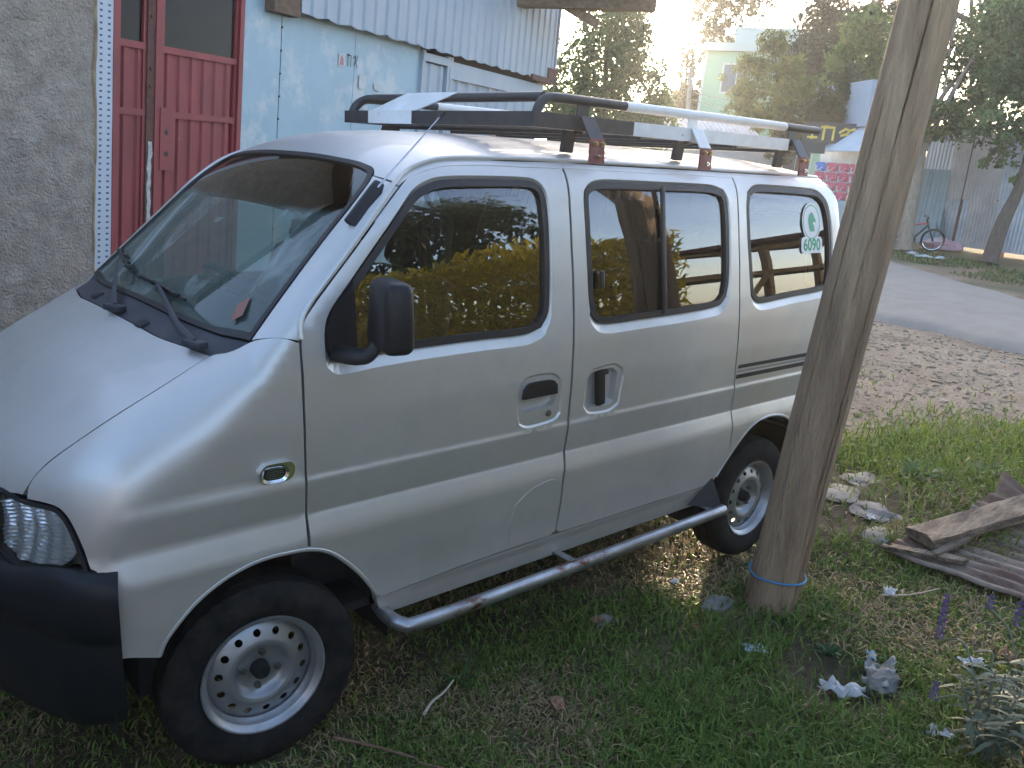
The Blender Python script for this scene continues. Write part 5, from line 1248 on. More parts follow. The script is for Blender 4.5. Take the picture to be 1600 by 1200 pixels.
# ================================================================== TREES
leaf_m = attr_mat('leaf', 0.55, 0.38, 0.3)
bark = mat('bark', (0.13, 0.095, 0.07), 0.95, col2=(0.075, 0.055, 0.042), scale=5, stretch=(4, 4, .7), bump=0.2, bscale=18)
pale_bark = mat('pale_bark', (0.30, 0.235, 0.175), 0.9, col2=(0.20, 0.15, 0.11), scale=4, stretch=(3, 3, .7), bump=0.08, bscale=18)
def tree(label, base, trunk, blobs, nleaf, size, col, col2, cat='tree', group='trees across the road', bk=bark, rad=.16, seed=0, droop=0.0, aspect=.5, name='street_tree', limbs=True, shell=.55):
    r = np.random.default_rng(seed); t = thing(name, label, cat, tuple(base), group)
    mb = MB(); P = [Vector(base)] + [Vector(p) for p in trunk]; Q = bez(P, 5); n = len(Q)
    mb.tube(Q, [rad * (1.15 if i == 0 else 1) * (1 - .72 * i / (n - 1)) for i in range(n)], 10)
    if limbs:
        for c, rr in blobs:
            c = Vector(c); k = int(r.integers(n // 3, n - 1)); j = c - Q[k]
            mb.tube(bez([Q[k], Q[k] + j * .45 + Vector((0, 0, .12 * j.length)), c], 4), np.linspace(rad * .45, rad * .08, 9), 6)
    mb.build('trunk', bk, t, 60)
    vol = np.array([rr[0] * rr[1] * rr[2] if hasattr(rr, '__len__') else rr ** 3 for c, rr in blobs]); w = vol ** .75; w /= w.sum(); cnt = (w * nleaf).astype(int)
    Vs = []; Cs = []
    for (c, rr), m in zip(blobs, cnt):
        rr = np.array(rr if hasattr(rr, '__len__') else (rr,) * 3, float)
        # leaves gather in twig clusters spread through the blob
        nc = max(6, m // 26); cd = r.normal(size=(nc, 3)); cd /= np.linalg.norm(cd, axis=1, keepdims=True)
        cr_ = (shell + (1 - shell) * r.random((nc, 1))) ** .8 * (1 + .22 * r.normal(size=(nc, 1))); cc = np.array(c) + cd * cr_ * rr
        ctone = r.uniform(.6, 1.35, (nc, 1)); cmix = r.random((nc, 1))
        k = r.integers(0, nc, m); p = cc[k] + r.normal(size=(m, 3)) * rr * .13 + np.array([0, 0, -droop]) * r.random((m, 1))
        a = r.normal(size=(m, 3)); a[:, 2] -= droop * 3; a /= np.linalg.norm(a, axis=1, keepdims=True); b = np.cross(a, r.normal(size=(m, 3))); b /= np.linalg.norm(b, axis=1, keepdims=True)
        s = size * r.uniform(.6, 1.3, (m, 1)); a *= s; b *= s * aspect
        Vs.append(np.stack([p - a, p + b, p + a, p - b], 1).reshape(-1, 3))
        mix = np.clip(cmix[k] + r.normal(size=(m, 1)) * .15, 0, 1); cl = (np.array(col) * (1 - mix) + np.array(col2) * mix) * ctone[k] * r.uniform(.75, 1.25, (m, 1)); Cs.append(np.repeat(cl, 4, 0))
    V = np.concatenate(Vs); Fc = np.arange(len(V)).reshape(-1, 4)
    meshobj('crown', V, Fc, leaf_m, t, None, cols=np.concatenate(Cs)); return t
DG, MG, LG, OG = (.035, .060, .026), (.060, .088, .035), (.10, .14, .035), (.13, .11, .045)
tree('big rounded dark green tree above the front of the roof rack', (16.2, 12.5, 0), [(16.4, 12.8, 1.6), (16.7, 13.2, 3.4), (16.9, 13.5, 5.0)],
     [((16.75, 13.35, 4.3), (1.0, 1.0, 1.25)), ((16.1, 13.9, 3.4), (.75, .75, .95)), ((17.4, 12.7, 3.5), (.75, .75, 1.0)), ((17.15, 13.2, 5.0), (.65, .65, .75)), ((16.5, 13.5, 2.7), (1.05, 1.05, .75)), ((15.7, 14.15, 2.9), (.5, .5, .6)), ((17.85, 12.25, 3.0), (.45, .45, .7)), ((17.0, 13.0, 2.4), (1.1, 1.1, .6))], 26000, .062, (.06, .105, .04), (.115, .165, .055), seed=1, rad=.17)
tree('tall hazy eucalyptus rising behind the green house', (42.2, 28.4, 0), [(42.8, 29.2, 4), (43.4, 30, 8), (43.8, 30.2, 11.5)],
     [((43.6, 30.4, 10.6), (1.1, 1.1, 1.5)), ((44.2, 29.5, 9.3), (1.0, 1.0, .9)), ((43.2, 30.2, 8.6), (.6, .6, 1.2)), ((43.8, 30.0, 7.0), (.7, .7, .9)), ((44.4, 29.0, 11.5), (1.3, 1.3, 1.5)), ((43.9, 29.7, 12.8), (1.2, 1.2, 1.3))], 5000, .20, (.07, .07, .045), OG, seed=2, rad=.2, droop=.25, aspect=.3)
tree('narrow hazy tree left of the tall eucalyptus', (41.8, 30.2, 0), [(42.0, 30.5, 3), (42.1, 30.7, 7), (42.2, 30.8, 8.6)],
     [((42.1, 30.7, 7.4), (.5, .5, 1.4)), ((42.0, 30.6, 5.6), (.75, .75, .9)), ((42.4, 30.4, 4.6), (.9, .9, .8))], 2600, .17, (.07, .065, .042), OG, seed=3, rad=.15, droop=.2, aspect=.3)
tree('brownish bushy tree behind the shed roof', (34.6, 25.2, 0), [(34.7, 25.2, 2), (34.9, 25.2, 3.6)],
     [((34.6, 25.3, 4.2), (1.0, 1.0, .9)), ((35.3, 24.7, 4.6), (.9, .9, .9)), ((33.9, 25.9, 3.9), (.8, .8, .7)), ((35.6, 24.3, 3.6), (.9, .9, .7))], 5200, .13, (.10, .075, .040), (.16, .12, .05), seed=4, rad=.14)
tree('feathery pale green tree in front of the green house', (22.3, 11.5, 0), [(22.7, 11.7, 2), (22.75, 12.0, 3.6), (22.8, 12.45, 5.4)],
     [((22.85, 12.55, 5.4), (.5, .5, .4)), ((22.45, 12.7, 4.8), (.55, .55, .4)), ((23.1, 12.0, 4.7), (.55, .55, .45)), ((22.2, 12.75, 4.1), (.55, .55, .4)), ((22.9, 12.0, 4.0), (.6, .6, .45)), ((22.1, 12.55, 3.5), (.5, .5, .35)), ((23.2, 11.6, 4.2), (.4, .4, .4)), ((22.6, 12.2, 3.3), (.6, .6, .4))], 9000, .10, (.15, .18, .05), (.23, .23, .065), seed=5, rad=.07, droop=.12, aspect=.22, shell=.3)
tree('dark bushy tree between the feathery tree and the pole', (29.9, 15.4, 0), [(30.2, 15.5, 3), (30.7, 15.6, 6)],
     [((30.6, 15.6, 6.6), (1.0, 1.0, 1.3)), ((31.1, 15.5, 8.2), (.9, .9, 1.2)), ((29.9, 16.0, 5.4), (.9, .9, 1.0)), ((30.6, 15.2, 4.6), (1.0, 1.0, 1.0)), ((31.4, 14.6, 6.6), (.9, .9, .9)), ((32.0, 14.0, 7.6), (.8, .8, .8))], 16000, .09, (.06, .065, .032), (.12, .10, .045), seed=6, rad=.2)
tree('low dark tree hiding the shop sign', (23.2, 11.2, 0), [(23.3, 11.3, 1.6), (23.4, 11.4, 2.8)],
     [((23.2, 11.5, 3.2), (.6, .6, .55)), ((23.6, 11.0, 3.5), (.6, .6, .6)), ((22.9, 11.6, 2.7), (.45, .45, .4)), ((23.9, 10.7, 2.9), (.5, .5, .45)), ((22.5, 11.25, 2.35), (.4, .4, .35)), ((24.1, 10.5, 3.6), (.45, .45, .5)), ((24.0, 10.6, 4.3), (.5, .5, .45))], 8500, .08, DG, (.07, .075, .03), seed=7, rad=.08)
tree('lime green leafy tree just left of the pole top', (27.6, 12.2, 0), [(27.6, 12.3, 2.5), (27.7, 12.4, 4.6)],
     [((27.6, 12.5, 5.7), (.75, .75, .9)), ((27.9, 11.9, 4.9), (.8, .8, .8)), ((27.4, 12.6, 4.6), (.7, .7, .7)), ((28.2, 11.6, 5.9), (.7, .7, .7)), ((27.7, 12.3, 6.6), (.5, .5, .5))], 10000, .09, (.13, .18, .045), (.20, .24, .06), seed=8, rad=.12)
tree('tall tree with pale lower trunk beside the bicycle', (21.99, 7.33, 0), [(22.2, 7.45, 1.0), (22.66, 7.64, 2.6), (23.2, 7.8, 4.4), (23.74, 7.95, 6.3), (24.1, 8.0, 7.6)],
     [((22.3, 8.0, 3.1), (.55, .55, .5)), ((22.9, 7.4, 3.3), (.7, .7, .5)), ((23.6, 7.0, 3.6), (.7, .7, .55)), ((24.1, 7.1, 4.9), (.9, .9, .9)), ((23.9, 6.6, 5.9), (.9, .9, .9)), ((23.2, 8.1, 5.0), (.35, .35, .8)), ((24.6, 6.4, 4.4), (.8, .8, .7)), ((22.0, 8.0, 2.4), (.4, .4, .35)), ((22.75, 7.75, 2.1), (.22, .22, .55))], 22000, .065, (.07, .12, .04), (.14, .17, .055), seed=9, rad=.20, bk=pale_bark)
tree('dark green tree with bare leaning trunk at the right edge', (21.31, 5.02, 0), [(21.6, 5.0, .9), (22.0, 4.95, 1.65), (22.3, 4.9, 2.6), (22.5, 4.9, 3.6)],
     [((21.9, 5.6, 3.1), (.7, .7, .5)), ((22.3, 5.5, 4.1), (.8, .8, .7)), ((22.4, 4.9, 4.8), (.9, .9, .7)), ((22.3, 4.6, 3.2), (.8, .8, .6)), ((22.3, 5.9, 5.3), (.9, .9, .8)), ((21.7, 5.45, 2.35), (.35, .35, .28)), ((22.9, 5.2, 5.7), (.9, .9, .8)), ((22.2, 3.9, 4.2), (1.0, 1.0, 1.0)), ((21.95, 4.97, 1.95), (.22, .22, .18))], 22000, .062, (.07, .12, .05), (.12, .17, .06), seed=10, rad=.19)
tree('dense dark trees closing the view at the far right', (27.5, 5.0, 0), [(27.6, 5.0, 3), (27.8, 5.2, 6)],
     [((27.2, 5.2, 6.0), (1.3, 1.3, 1.2)), ((27.0, 6.6, 5.4), (1.1, 1.1, 1.0)), ((27.8, 4.2, 7.2), (1.4, 1.4, 1.3)), ((27.0, 3.4, 5.4), (1.5, 1.5, 1.4)), ((27.4, 6.2, 7.4), (1.0, 1.0, 1.0))], 8000, .14, DG, MG, seed=11, rad=.22)

# ================================================================== UTILITY POLE
UPm = mat('pole_wood', (0.50, 0.35, 0.22), 0.9, col2=(0.27, 0.18, 0.115), scale=2.2, stretch=(6, 6, .8), bump=0.3, bscale=20, col3=(0.27, 0.16, 0.10), scale3=0.9, th3=(0.5, 0.70), contrast=(0.36, 0.66))
Pb = Vector((2.664, -1.038, -.3)); Pd = Vector((.0727, -.0715, 1.0))
pts = [Pb + Pd * t for t in np.linspace(0, 6.2, 170)]
V = []; n = 120
cracks = [(2.9, .4, 2.1, .5), (4.3, .2, 1.4, 0.9), (3.75, 1.2, 2.9, -.4), (4.9, 1.5, 2.7, .3), (4.55, .0, .95, .2), (3.3, 2.2, 4.5, .3)]
for i, p in enumerate(pts):
    for k in range(n):
        a = 2 * math.pi * k / n; z = p.z; r_ = .104 - .003 * z + .004 * float(fbm(a * 1.2, z * .5, 12, 3)) + .0018 * float(fbm(math.cos(a) * 9 + 20, math.sin(a) * 9 + z * .6, 13, 2))
        for a0, z0, z1, dr in cracks:
            if z0 < z < z1:
                t = (z - z0) / (z1 - z0); ac = a0 + dr * .12 * t + .05 * float(fbm(z * 2.5, a0, 15, 3)); d = abs((a - ac + math.pi) % (2 * math.pi) - math.pi); r_ -= .022 * math.sin(math.pi * t) ** .5 * max(0, 1 - d / .045)
        V.append((p.x + r_ * math.cos(a), p.y + r_ * math.sin(a), z))
Fc = [(i * n + k, i * n + (k + 1) % n, (i + 1) * n + (k + 1) % n, (i + 1) * n + k) for i in range(len(pts) - 1) for k in range(n)]
Fc.append(tuple(range((len(pts) - 1) * n, len(pts) * n)))
o = meshobj('utility_pole', V, Fc, UPm, None, 45, tuple(Pb + Pd * .3)); tag(o, 'leaning weathered round timber utility pole standing beside the van', 'pole')
c0 = Pb + Pd * .46; ring = []
for k in range(41):
    a = 2 * math.pi * k / 40; rr = .109 + .003 * math.sin(3 * a); ring.append((c0.x + rr * math.cos(a), c0.y + rr * math.sin(a), c0.z + .012 * math.cos(a - 1.0) + .006 * math.sin(2 * a)))
ring += [(ring[-1][0] + .012, ring[-1][1] - .006, ring[-1][2] + .012), (ring[-1][0] + .024, ring[-1][1] - .012, ring[-1][2] + .004)]
o = MB().tube(ring, .0045, 8).build('blue_cord', mat('cord_blue', (0.05, 0.22, 0.42), 0.5), org=tuple(c0)); tag(o, 'thin blue cord tied round the foot of the pole', 'cord')

# ================================================================== THINGS ON THE GRASS
def G(x, y): return float(gz(x, y))
mat('rusty_sheet', (0.175, 0.115, 0.085), 0.85, 0.1, col2=(0.10, 0.055, 0.042), scale=5, col3=(0.27, 0.215, 0.165), scale3=4, th3=(0.48, 0.62), bump=0.06, bscale=50, stretch=(1, .5, 1))
mat('grey_plank', (0.31, 0.24, 0.17), 0.9, col2=(0.13, 0.095, 0.07), scale=3.5, stretch=(1.2, 7, 7), bump=0.2, bscale=22, contrast=(0.4, 0.62), col3=(0.10, 0.065, 0.045), scale3=3, th3=(0.56, 0.66))
mat('stone_grey', (0.25, 0.23, 0.21), 0.9, col2=(0.16, 0.15, 0.14), scale=9, bump=0.1, bscale=40)
mat('stone_tan', (0.36, 0.31, 0.25), 0.9, col2=(0.25, 0.20, 0.155), scale=7, bump=0.1, bscale=40)
# rusted corrugated sheet: ridges run towards the camera side, far edge curled up
rows = []
for i in range(40):
    t = i / 39; row = []
    for j in range(91):
        u = j / 90; x = 3.58 + 1.15 * u + .05 * t + .02 * float(fbm(t * 3, u * 4, 3, 2)); y = -1.10 - .92 * t - .10 * u
        y += .03 * float(fbm(u * 9, 1.5, 17, 3)) * (1 if i in (0, 39) else 0)
        curl = .10 * max(0, (u - .55) / .45) ** 2 * max(0, 1 - t * 1.9) + .05 * max(0, .12 - t) / .12 * abs(float(fbm(u * 7, 2, 19, 2)))
        z = G(x, y) + .035 + .013 * math.sin(u * 2 * math.pi * 13) + .012 * float(fbm(u * 3, t * 3, 18, 2)) + curl + .05 * t * 0
        row.append((x, y, z))
    rows.append(row)
top_ = [q for r in rows for q in r]
RS = meshobj('rusty_sheet', top_, [(i * 91 + j, i * 91 + j + 1, (i + 1) * 91 + j + 1, (i + 1) * 91 + j) for i in range(39) for j in range(90)], 'rusty_sheet', None, 60, (3.6, -1.1, 0))
m_ = RS.modifiers.new('thickness', 'SOLIDIFY'); m_.thickness = .003
tag(RS, 'rusty brown corrugated metal sheet lying on the grass at right', 'metal sheet')
PK = thing('loose_plank', 'broken grey timber plank lying on the rusty sheet', 'plank', (4.1, -1.3, .1))
def rough_plank(name, a, b, w, h, parent, seed):
    a, b = Vector(a), Vector(b); t = (b - a).normalized(); sd = t.cross(Vector((0, 0, 1))).normalized(); u = sd.cross(t); n = 26; V = []
    pr = [(-1, -1), (-.3, -1.05), (.4, -.98), (1, -1), (1.03, 0), (1, 1), (.3, 1.06), (-.3, .98), (-1, 1), (-1.03, 0)]
    for i in range(n + 1):
        f = i / n; p = a.lerp(b, f)
        for q, (x, z) in enumerate(pr):
            kx = 1 + .14 * float(fbm(f * 7, q * .9 + seed, 61, 3)); kz = 1 + .28 * float(fbm(f * 9, q * 1.3 + seed, 62, 3)); e = (.03 * float(fbm(q * 2.1, seed, 63, 2)) if i in (0, n) else 0)
            V.append(p + sd * x * w / 2 * kx + u * z * h / 2 * kz + t * e)
    m = len(pr); Fc = [tuple(range(m))[::-1], tuple(range(n * m, n * m + m))]
    for i in range(n): Fc += [(i * m + k, i * m + (k + 1) % m, (i + 1) * m + (k + 1) % m, (i + 1) * m + k) for k in range(m)]
    return meshobj(name, V, Fc, 'grey_plank', parent, 35)
rough_plank('timber', (3.74, -1.20, .085), (4.62, -1.42, .135), .16, .042, PK, 2)
rough_plank('splinter', (3.60, -1.13, .045), (3.73, -1.42, .052), .05, .02, PK, 7)
rough_plank('splinter', (3.66, -1.30, .060), (3.95, -1.33, .080), .035, .015, PK, 9)
stones = [(2.52, -.93, .085, .05, .022, 'stone_grey', 'flat grey stone in the grass left of the pole foot'), (4.14, -.57, .17, .12, .026, 'stone_tan', 'large flat tan paving stone behind the pole'), (4.06, -.82, .13, .13, .028, 'stone_grey', 'cracked grey stone slab right of the pole'), (3.80, -.97, .10, .06, .022, 'stone_tan', 'small tan stone left of the rusty sheet'),
          (4.45, -.55, .12, .09, .024, 'stone_tan', 'pale flat stone beyond the trodden patch'), (2.58, -1.60, .075, .05, .05, 'stone_grey', 'dark grey stone beside the white rag'), (3.72, -1.03, .05, .03, .03, 'stone_grey', 'small dark stone touching the plank end'), (2.06, -.73, .045, .03, .02, 'stone_grey', 'small grey stone below the side step')]
for k, (x, y, a, b, c_, m, lab) in enumerate(stones): lump('stone', (x, y, G(x, y) - .012), (a, b, c_), m, lab, 'stone', 20 + k, 'stones lying in the grass')
# crumpled litter
mat('white_rag', (0.60, 0.585, 0.57), 0.8, col2=(0.47, 0.455, 0.44), scale=14); mat('blue_paper', (0.50, 0.60, 0.66), 0.7, col2=(0.38, 0.48, 0.56), scale=20); mat('grey_bag', (0.24, 0.225, 0.21), 0.45, col2=(0.36, 0.34, 0.32), scale=12); mat('dry_leaf', (0.22, 0.10, 0.055), 0.8, col2=(0.30, 0.19, 0.11), scale=20); mat('red_scrap', (0.30, 0.07, 0.06), 0.7)
def crumple(name, x, y, w, h, ang, m, label, seed, lift=.03, cat='litter', fold=0.0):
    n = 18; rows = []; ca, sa = math.cos(ang), math.sin(ang)
    for i in range(n):
        row = []
        for j in range(n):
            u, v = (i / (n - 1) - .5), (j / (n - 1) - .5); r_ = 1 + .45 * float(fbm(math.atan2(v, u) * 2.2, seed, 71, 3)); a, b = u * w * r_, v * h * r_
            px_, py_ = x + a * ca - b * sa, y + a * sa + b * ca; row.append((px_, py_, G(px_, py_) + .018 + lift * (float(fbm(u * 4 + seed, v * 4, 72, 3)) * .7 + .35) + fold * abs(u)))
        rows.append(row)
    o = MB().grid(rows).build(name, m, None, 70, (x, y, G(x, y))); q = o.modifiers.new('thickness', 'SOLIDIFY'); q.thickness = .0015
    return tag(o, label, cat, 'litter on the grass')
crumple('rag', 2.42, -1.53, .14, .075, -1.0, 'white_rag', 'crumpled white rag in the scraped hollow right of the pole', 1, .06)
crumple('plastic_bag', 2.60, -1.57, .14, .10, .3, 'grey_bag', 'dirty grey plastic bag beside the white rag', 2, .06)
crumple('paper_scrap', 2.345, -1.22, .075, .055, -.7, 'blue_paper', 'pale blue paper scrap in front of the pole foot', 3, .015)
crumple('paper_scrap', 2.93, -1.76, .085, .05, -.8, 'white_rag', 'bright white scrap behind the tall purple flower spike', 4, .02)
crumple('paper_scrap', 2.52, -.71, .045, .03, .4, 'white_rag', 'tiny white scrap between the step and the pole', 5, .012)
crumple('paper_scrap', 3.22, -1.31, .06, .045, .2, 'white_rag', 'small white scrap in front of the rusty sheet', 6, .025)
crumple('paper_scrap', 2.40, -1.87, .075, .04, -1.2, 'white_rag', 'torn white scrap under the grey green leaves', 7, .03)
crumple('paper_scrap', 2.68, -1.50, .05, .03, .8, 'blue_paper', 'small bluish scrap above the grey bag', 8, .02)
crumple('paper_scrap', 3.95, -.86, .06, .035, .5, 'white_rag', 'white scrap on the stones right of the pole', 9, .02)
crumple('paper_scrap', 5.75, -.62, .10, .05, .5, 'white_rag', 'white scrap at the edge of the gravel', 10, .02)
crumple('dead_leaf', 2.28, -.99, .035, .028, .5, 'red_scrap', 'reddish dead leaf left of the pole foot', 11, .02, 'leaf')
crumple('dead_leaf', 2.00, -.74, .05, .03, .2, 'dry_leaf', 'curled tan leaf lying below the side step', 12, .025, 'leaf')
crumple('dead_leaf', 3.05, -1.85, .10, .05, .9, 'dry_leaf', 'orange brown dry leaves at the right edge', 13, .04, 'leaf')
crumple('dead_leaf', 1.52, -1.02, .06, .04, .9, 'dry_leaf', 'brown dead leaf in the middle of the foreground grass', 14, .015, 'leaf')
def twig(label, pts, r_, m, name='twig'):
    P = bez([(x, y, G(x, y) + h) for x, y, h in pts], 5); n = len(P); o = MB().tube(P, np.linspace(r_, r_ * .45, n), 6).build(name, m, None, 60, pts[0][:2] + (0,)); tag(o, label, 'twig', 'twigs on the grass')
mat('pale_twig', (0.50, 0.43, 0.33), 0.8); mat('brown_twig', (0.16, 0.09, 0.06), 0.85, col2=(0.24, 0.14, 0.09), scale=20)
twig('pale dry stalk lying in the grass below the side step', [(1.14, -.81, .02), (1.19, -.78, .025), (1.25, -.765, .03), (1.31, -.74, .04)], .006, 'pale_twig')
twig('brown twig in the grass beside the front tyre', [(.86, -.74, .02), (.93, -.84, .02), (1.0, -.97, .025)], .006, 'brown_twig')
twig('bleached forked stalk in front of the rusty sheet', [(3.16, -1.30, .02), (3.25, -1.38, .03), (3.38, -1.45, .05)], .005, 'pale_twig')
twig('thin brown stick at the bottom of the lawn', [(1.0, -.98, .015), (1.05, -1.06, .02), (1.10, -1.16, .02)], .004, 'brown_twig')

# broad blade weed by the side step and ferny weeds round the pole
def herb(label, x, y, n, L, w, col, seed, name='weed', spread=.6, group='weeds in the grass'):
    r = np.random.default_rng(seed); t = thing(name, label, 'plant', (x, y, G(x, y)), group); V = []; Fc = []; C = []
    for i in range(n):
        a = r.uniform(0, 2 * math.pi); l = L * r.uniform(.6, 1.2); e = r.uniform(.35, 1.2); d = Vector((math.cos(a), math.sin(a), 0)); sd = Vector((-math.sin(a), math.cos(a), 0)); o = Vector((x, y, G(x, y))) + d * r.uniform(0, .02)
        k = len(V); tone = r.uniform(.65, 1.3)
        for q in range(5):
            f = q / 4; p = o + d * l * f * spread + Vector((0, 0, l * e * (f - .6 * f * f))); ww = w * math.sin(math.pi * (.12 + .88 * f) ** .8) * .5 if q < 4 else .0005
            V += [p + sd * ww, p - sd * ww]; C += [[c_ * tone for c_ in col]] * 2
        Fc += [(k + 2 * q, k + 2 * q + 1, k + 2 * q + 3, k + 2 * q + 2) for q in range(4)]
    meshobj('leaves', V, Fc, leaf_m, t, 60, cols=np.array(C)); return t
herb('broad bladed green weed beside the pale dry stalk', 1.36, -.72, 12, .11, .014, (.07, .14, .05), 1)
herb('leafy green weed hugging the foot of the pole', 2.78, -1.24, 46, .10, .012, (.05, .11, .03), 2)
herb('small clump of weeds right of the pole foot', 2.90, -1.20, 30, .09, .010, (.06, .12, .03), 3)
herb('low leafy weed behind the white rag', 2.60, -1.38, 18, .07, .016, (.07, .15, .06), 4)
herb('dark leafy weed patch in the front lawn', 1.75, -1.30, 50, .07, .012, (.03, .09, .025), 5, spread=1.0)
herb('bright green weed clump beyond the trodden stones', 4.75, -.75, 90, .13, .022, (.06, .15, .035), 6, spread=1.0)
herb('leafy green weed clump near the gravel edge', 5.15, -1.0, 70, .12, .022, (.09, .16, .04), 7, spread=1.0)

# flowering sage at the lower right corner
mat('sage_stem', (0.17, 0.19, 0.13), 0.8); mat('sage_flower', (0.16, 0.055, 0.34), 0.75, col2=(0.24, 0.10, 0.46), scale=60)
def sage(label, x, y, spikes, nleaf, seed, H=.30, R=.20):
    r = np.random.default_rng(seed); t = thing('sage_plant', label, 'plant', (x, y, G(x, y)), 'flowering sage plants'); st_ = MB(); V = []; Fc = []; C = []
    z0 = G(x, y)
    def leaf(p, a, el, l, w):
        d = Vector((math.cos(a) * math.cos(el), math.sin(a) * math.cos(el), math.sin(el))); sd = Vector((-math.sin(a), math.cos(a), 0)); k = len(V); tone = r.uniform(.7, 1.25)
        for q in range(6):
            f = q / 5; c_ = p + d * l * f - Vector((0, 0, l * .45 * f * f)); ww = w * (math.sin(math.pi * min(1, f * .92 + .06)) ** .8) * .5
            V.extend([c_ + sd * ww, c_ - sd * ww]); C.extend([[.115 * tone, .15 * tone, .10 * tone]] * 2)
        Fc.extend([(k + 2 * q, k + 2 * q + 1, k + 2 * q + 3, k + 2 * q + 2) for q in range(5)])
    for s in range(max(3, nleaf // 12)):
        a = r.uniform(0, 2 * math.pi); tp_ = Vector((x + R * .8 * math.cos(a) * r.random(), y + R * .8 * math.sin(a) * r.random(), z0 + H * r.uniform(.55, 1.1))); b0 = Vector((x + .03 * math.cos(a), y + .03 * math.sin(a), z0))
        P = bez([b0, b0.lerp(tp_, .5) + Vector((0, 0, .02)), tp_], 5); st_.tube(P, .003, 5)
        for q in range(12):
            p = P[int(r.integers(3, len(P)))]; leaf(p, r.uniform(0, 2 * math.pi), r.uniform(-.2, .8), r.uniform(.05, .10), r.uniform(.010, .017))
    fl = []
    for (tx, ty, tz, l) in spikes:
        tp_ = Vector((tx, ty, tz)); b0 = Vector((x, y, z0)); P = bez([b0, b0.lerp(tp_, .55) + Vector((.01, 0, .05)), tp_ - Vector((0, 0, l)), tp_], 6); st_.tube(P, .003, 5); f_ = MB(); k = int(l / .017)
        for q in range(k):
            for w in range(6):
                a = w * math.pi / 3 + q * .5; rr = .010 * (1 - .6 * q / k) + .002; c_ = tp_ - Vector((0, 0, l)) + Vector((0, 0, l * q / k)) + Vector((math.cos(a) * rr, math.sin(a) * rr, 0))
                f_.add([c_ + Vector((0, 0, .006)), c_ + Vector((.0045, 0, 0)), c_ + Vector((0, .0045, 0)), c_ + Vector((-.0045, -.003, 0)), c_ - Vector((0, 0, .005))], [(0, 1, 2), (0, 2, 3), (0, 3, 1), (4, 2, 1), (4, 3, 2), (4, 1, 3)])
        f_.build('flower_spike', 'sage_flower', t, 60)
    st_.build('stems', 'sage_stem', t); meshobj('leaves', V, Fc, leaf_m, t, 60, cols=np.array(C))
sage('grey green sage bush with tall purple flower spikes at lower right', 2.42, -2.00, [(2.657, -1.725, 0.366, 0.17), (2.399, -1.832, 0.19, 0.07), (2.529, -1.983, 0.216, 0.05)], 260, 3, .26, .24)
sage('sage stems with purple spikes cut by the right edge', 2.72, -2.02, [(2.927, -1.781, 0.308, 0.06), (2.897, -1.883, 0.338, 0.1)], 120, 4, .24, .16)

# ================================================================== BEHIND THE CAMERA (mirrored in the windows; wall and yard tree added to block sky)
def hedge():
    t = thing('hedge', 'clipped hedge with sun gold painted into its leaves, mirrored in the front door window', 'hedge', (3.9, -4.6, 0)); r = np.random.default_rng(5); m = 34000
    d = Vector((.80, .60, 0)); u = r.uniform(-2.6, 2.2, m); v = r.uniform(-.45, .45, m); z = 2.05 * r.random(m) ** .7 + .12 * fbm(u, v, 3, 3, 2)
    c0 = np.array([3.9, -4.6, 0]); p = c0 + u[:, None] * np.array([.80, .60, 0]) + v[:, None] * np.array([-.6, .8, 0]); p[:, 2] = z
    a = r.normal(size=(m, 3)); a[:, 2] += .8; a /= np.linalg.norm(a, axis=1, keepdims=True); b = np.cross(a, r.normal(size=(m, 3))); b /= np.linalg.norm(b, axis=1, keepdims=True); s = .048 * r.uniform(.6, 1.3, (m, 1)); a *= s; b *= s * .35
    C = (np.array([.45, .36, .02]) + (np.array([.75, .55, .04]) - np.array([.45, .36, .02])) * r.random((m, 1))) * r.uniform(.6, 1.3, (m, 1))  # sunlight on the hedge is put into these gold leaf colours
    V = np.stack([p - a, p + b, p + a, p - b], 1).reshape(-1, 3); meshobj('foliage', V, np.arange(len(V)).reshape(-1, 4), leaf_m, t, None, cols=np.repeat(C, 4, 0))
    mb = MB()
    for k in range(10):
        q = c0 + np.array([.80, .60, 0]) * (-2.4 + .5 * k); mb.tube([tuple(q), tuple(q + np.array([.05, 0, 1.5]))], [.03, .015], 6)
    mb.build('stems', bark, t)
hedge()
ST = thing('timber_stall', 'rough timber stall with dark shelves mirrored in the sliding door window', 'stall', (9.0, -6.2, 0))
so = Vector((7.4, -6.4, 0)); sdv = Vector((.78, .62, 0)).normalized(); snv = Vector((.62, -.78, 0))
mat('stall_wood', (0.33, 0.20, 0.09), 0.8, col2=(0.22, 0.13, 0.06), scale=6); mat('dark_sheet', (0.03, 0.03, 0.032), 0.7)
for i in range(4):
    for j in range(2): seg(ST, 'post', so + sdv * 1.3 * i + snv * 1.6 * j, so + sdv * 1.3 * i + snv * 1.6 * j + Vector((0, 0, 2.2)), .10, .10, 'stall_wood', (1, 0, 0))
for z in (.9, 1.6): seg(ST, 'shelf', so + Vector((0, 0, z)) + snv * .8, so + sdv * 3.9 + Vector((0, 0, z)) + snv * .8, .04, 1.5, 'dark_sheet')
for z in (.9, 1.6, 2.15): seg(ST, 'rail', so + Vector((0, 0, z)) - snv * .06, so + sdv * 3.9 + Vector((0, 0, z)) - snv * .06, .06, .04, 'stall_wood')
for i in range(3): seg(ST, 'brace', so + sdv * 1.3 * i + Vector((0, 0, .1)) - snv * .09, so + sdv * 1.3 * (i + 1) + Vector((0, 0, 1.6)) - snv * .09, .07, .03, 'stall_wood')
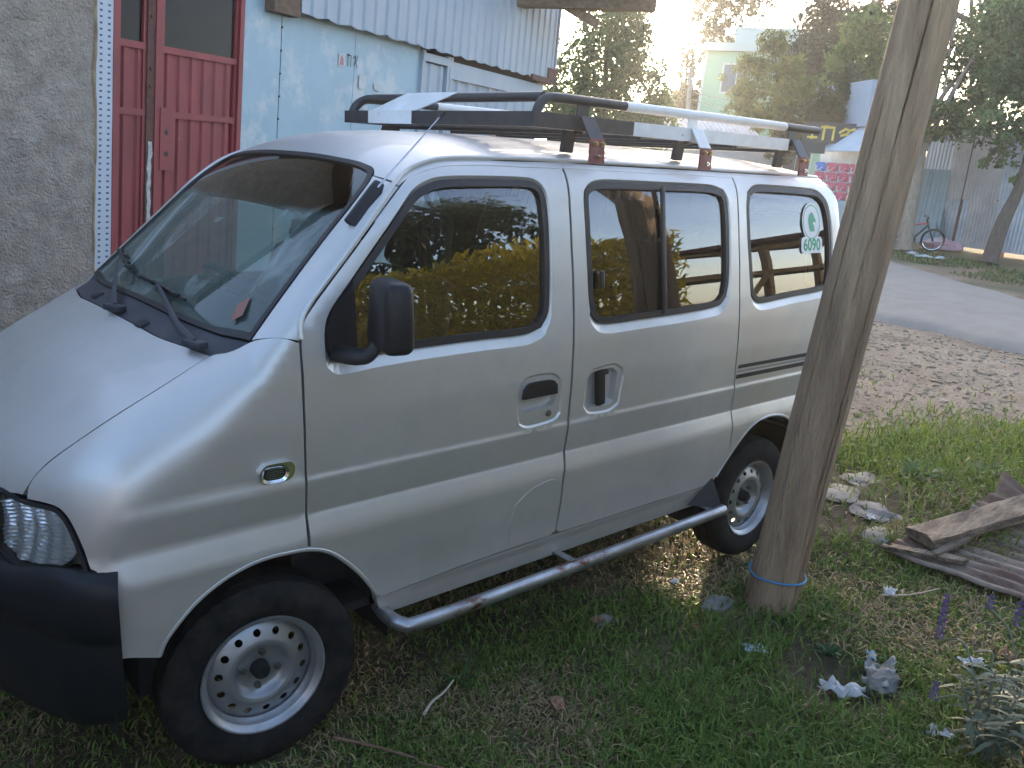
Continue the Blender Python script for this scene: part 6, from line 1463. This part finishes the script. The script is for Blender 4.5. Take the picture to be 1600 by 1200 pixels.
seg(ST, 'roof', so - sdv * .2 + Vector((0, 0, 2.25)) + snv * .8, so + sdv * 4.1 + Vector((0, 0, 2.25)) + snv * .8, .04, 1.9, 'rust_iron')
tree('leafy roadside tree behind the camera, thickened to darken the window reflection', (6.2, -7.5, 0), [(6.2, -7.5, 2), (6.3, -7.6, 3.6)],  # crown made large and dense to keep sky out of the window reflection
     [((6.0, -7.6, 4.0), (1.5, 1.5, 1.4)), ((5.0, -8.2, 3.2), (1.2, 1.2, 1.2)), ((7.0, -7.2, 3.0), (.8, .8, 1.0)), ((4.2, -8.6, 4.4), (1.3, 1.3, 1.3))], 16000, .08, DG, MG, seed=21, rad=.14, group='trees behind the camera')

YW = thing('sky_block_wall', 'unseen rendered wall added behind the camera to block sky light', 'wall', (-4.2, -4, 0))  # unseen wall, added to cut sky light at the front left
MB().box((-4.3, -4.2, 1.2), (.25, 12.0, 2.6)).build('wall_block', 'roughcast', YW); MB().box((-.9, -8.2, 1.1), (6.6, .25, 2.4)).build('wall_block', 'roughcast', YW)
tree('unseen dense tree added behind the camera to shade the front left', (-3.2, -5.8, 0), [(-3.1, -5.7, 2), (-2.9, -5.5, 3.8)],  # unseen tree, added with the wall to darken the front left
     [((-2.8, -5.4, 4.6), (1.7, 1.7, 1.1)), ((-1.4, -6.2, 4.6), (1.5, 1.5, 1.0)), ((-3.4, -4.2, 4.8), (1.5, 1.5, 1.0))], 9000, .11, DG, MG, seed=23, rad=.2, group='trees behind the camera')

# ================================================================== AIR: thin evening haze lit from behind
hz = bpy.data.materials.new('haze_air'); hz.use_nodes = True; _N = hz.node_tree.nodes; _N.remove(_N['Principled BSDF'])
pv = _N.new('ShaderNodeVolumePrincipled'); pv.inputs['Color'].default_value = (0.95, 0.93, 0.90, 1); pv.inputs['Density'].default_value = 0.0018; pv.inputs['Anisotropy'].default_value = 0.5
hz.node_tree.links.new(pv.outputs[0], _N['Material Output'].inputs['Volume'])
tag(MB().box((0, 0, 8.0), (420, 420, 18.6)).build('haze', hz, smooth=None), 'thin pale evening haze over the whole street', 'haze', kind='stuff')
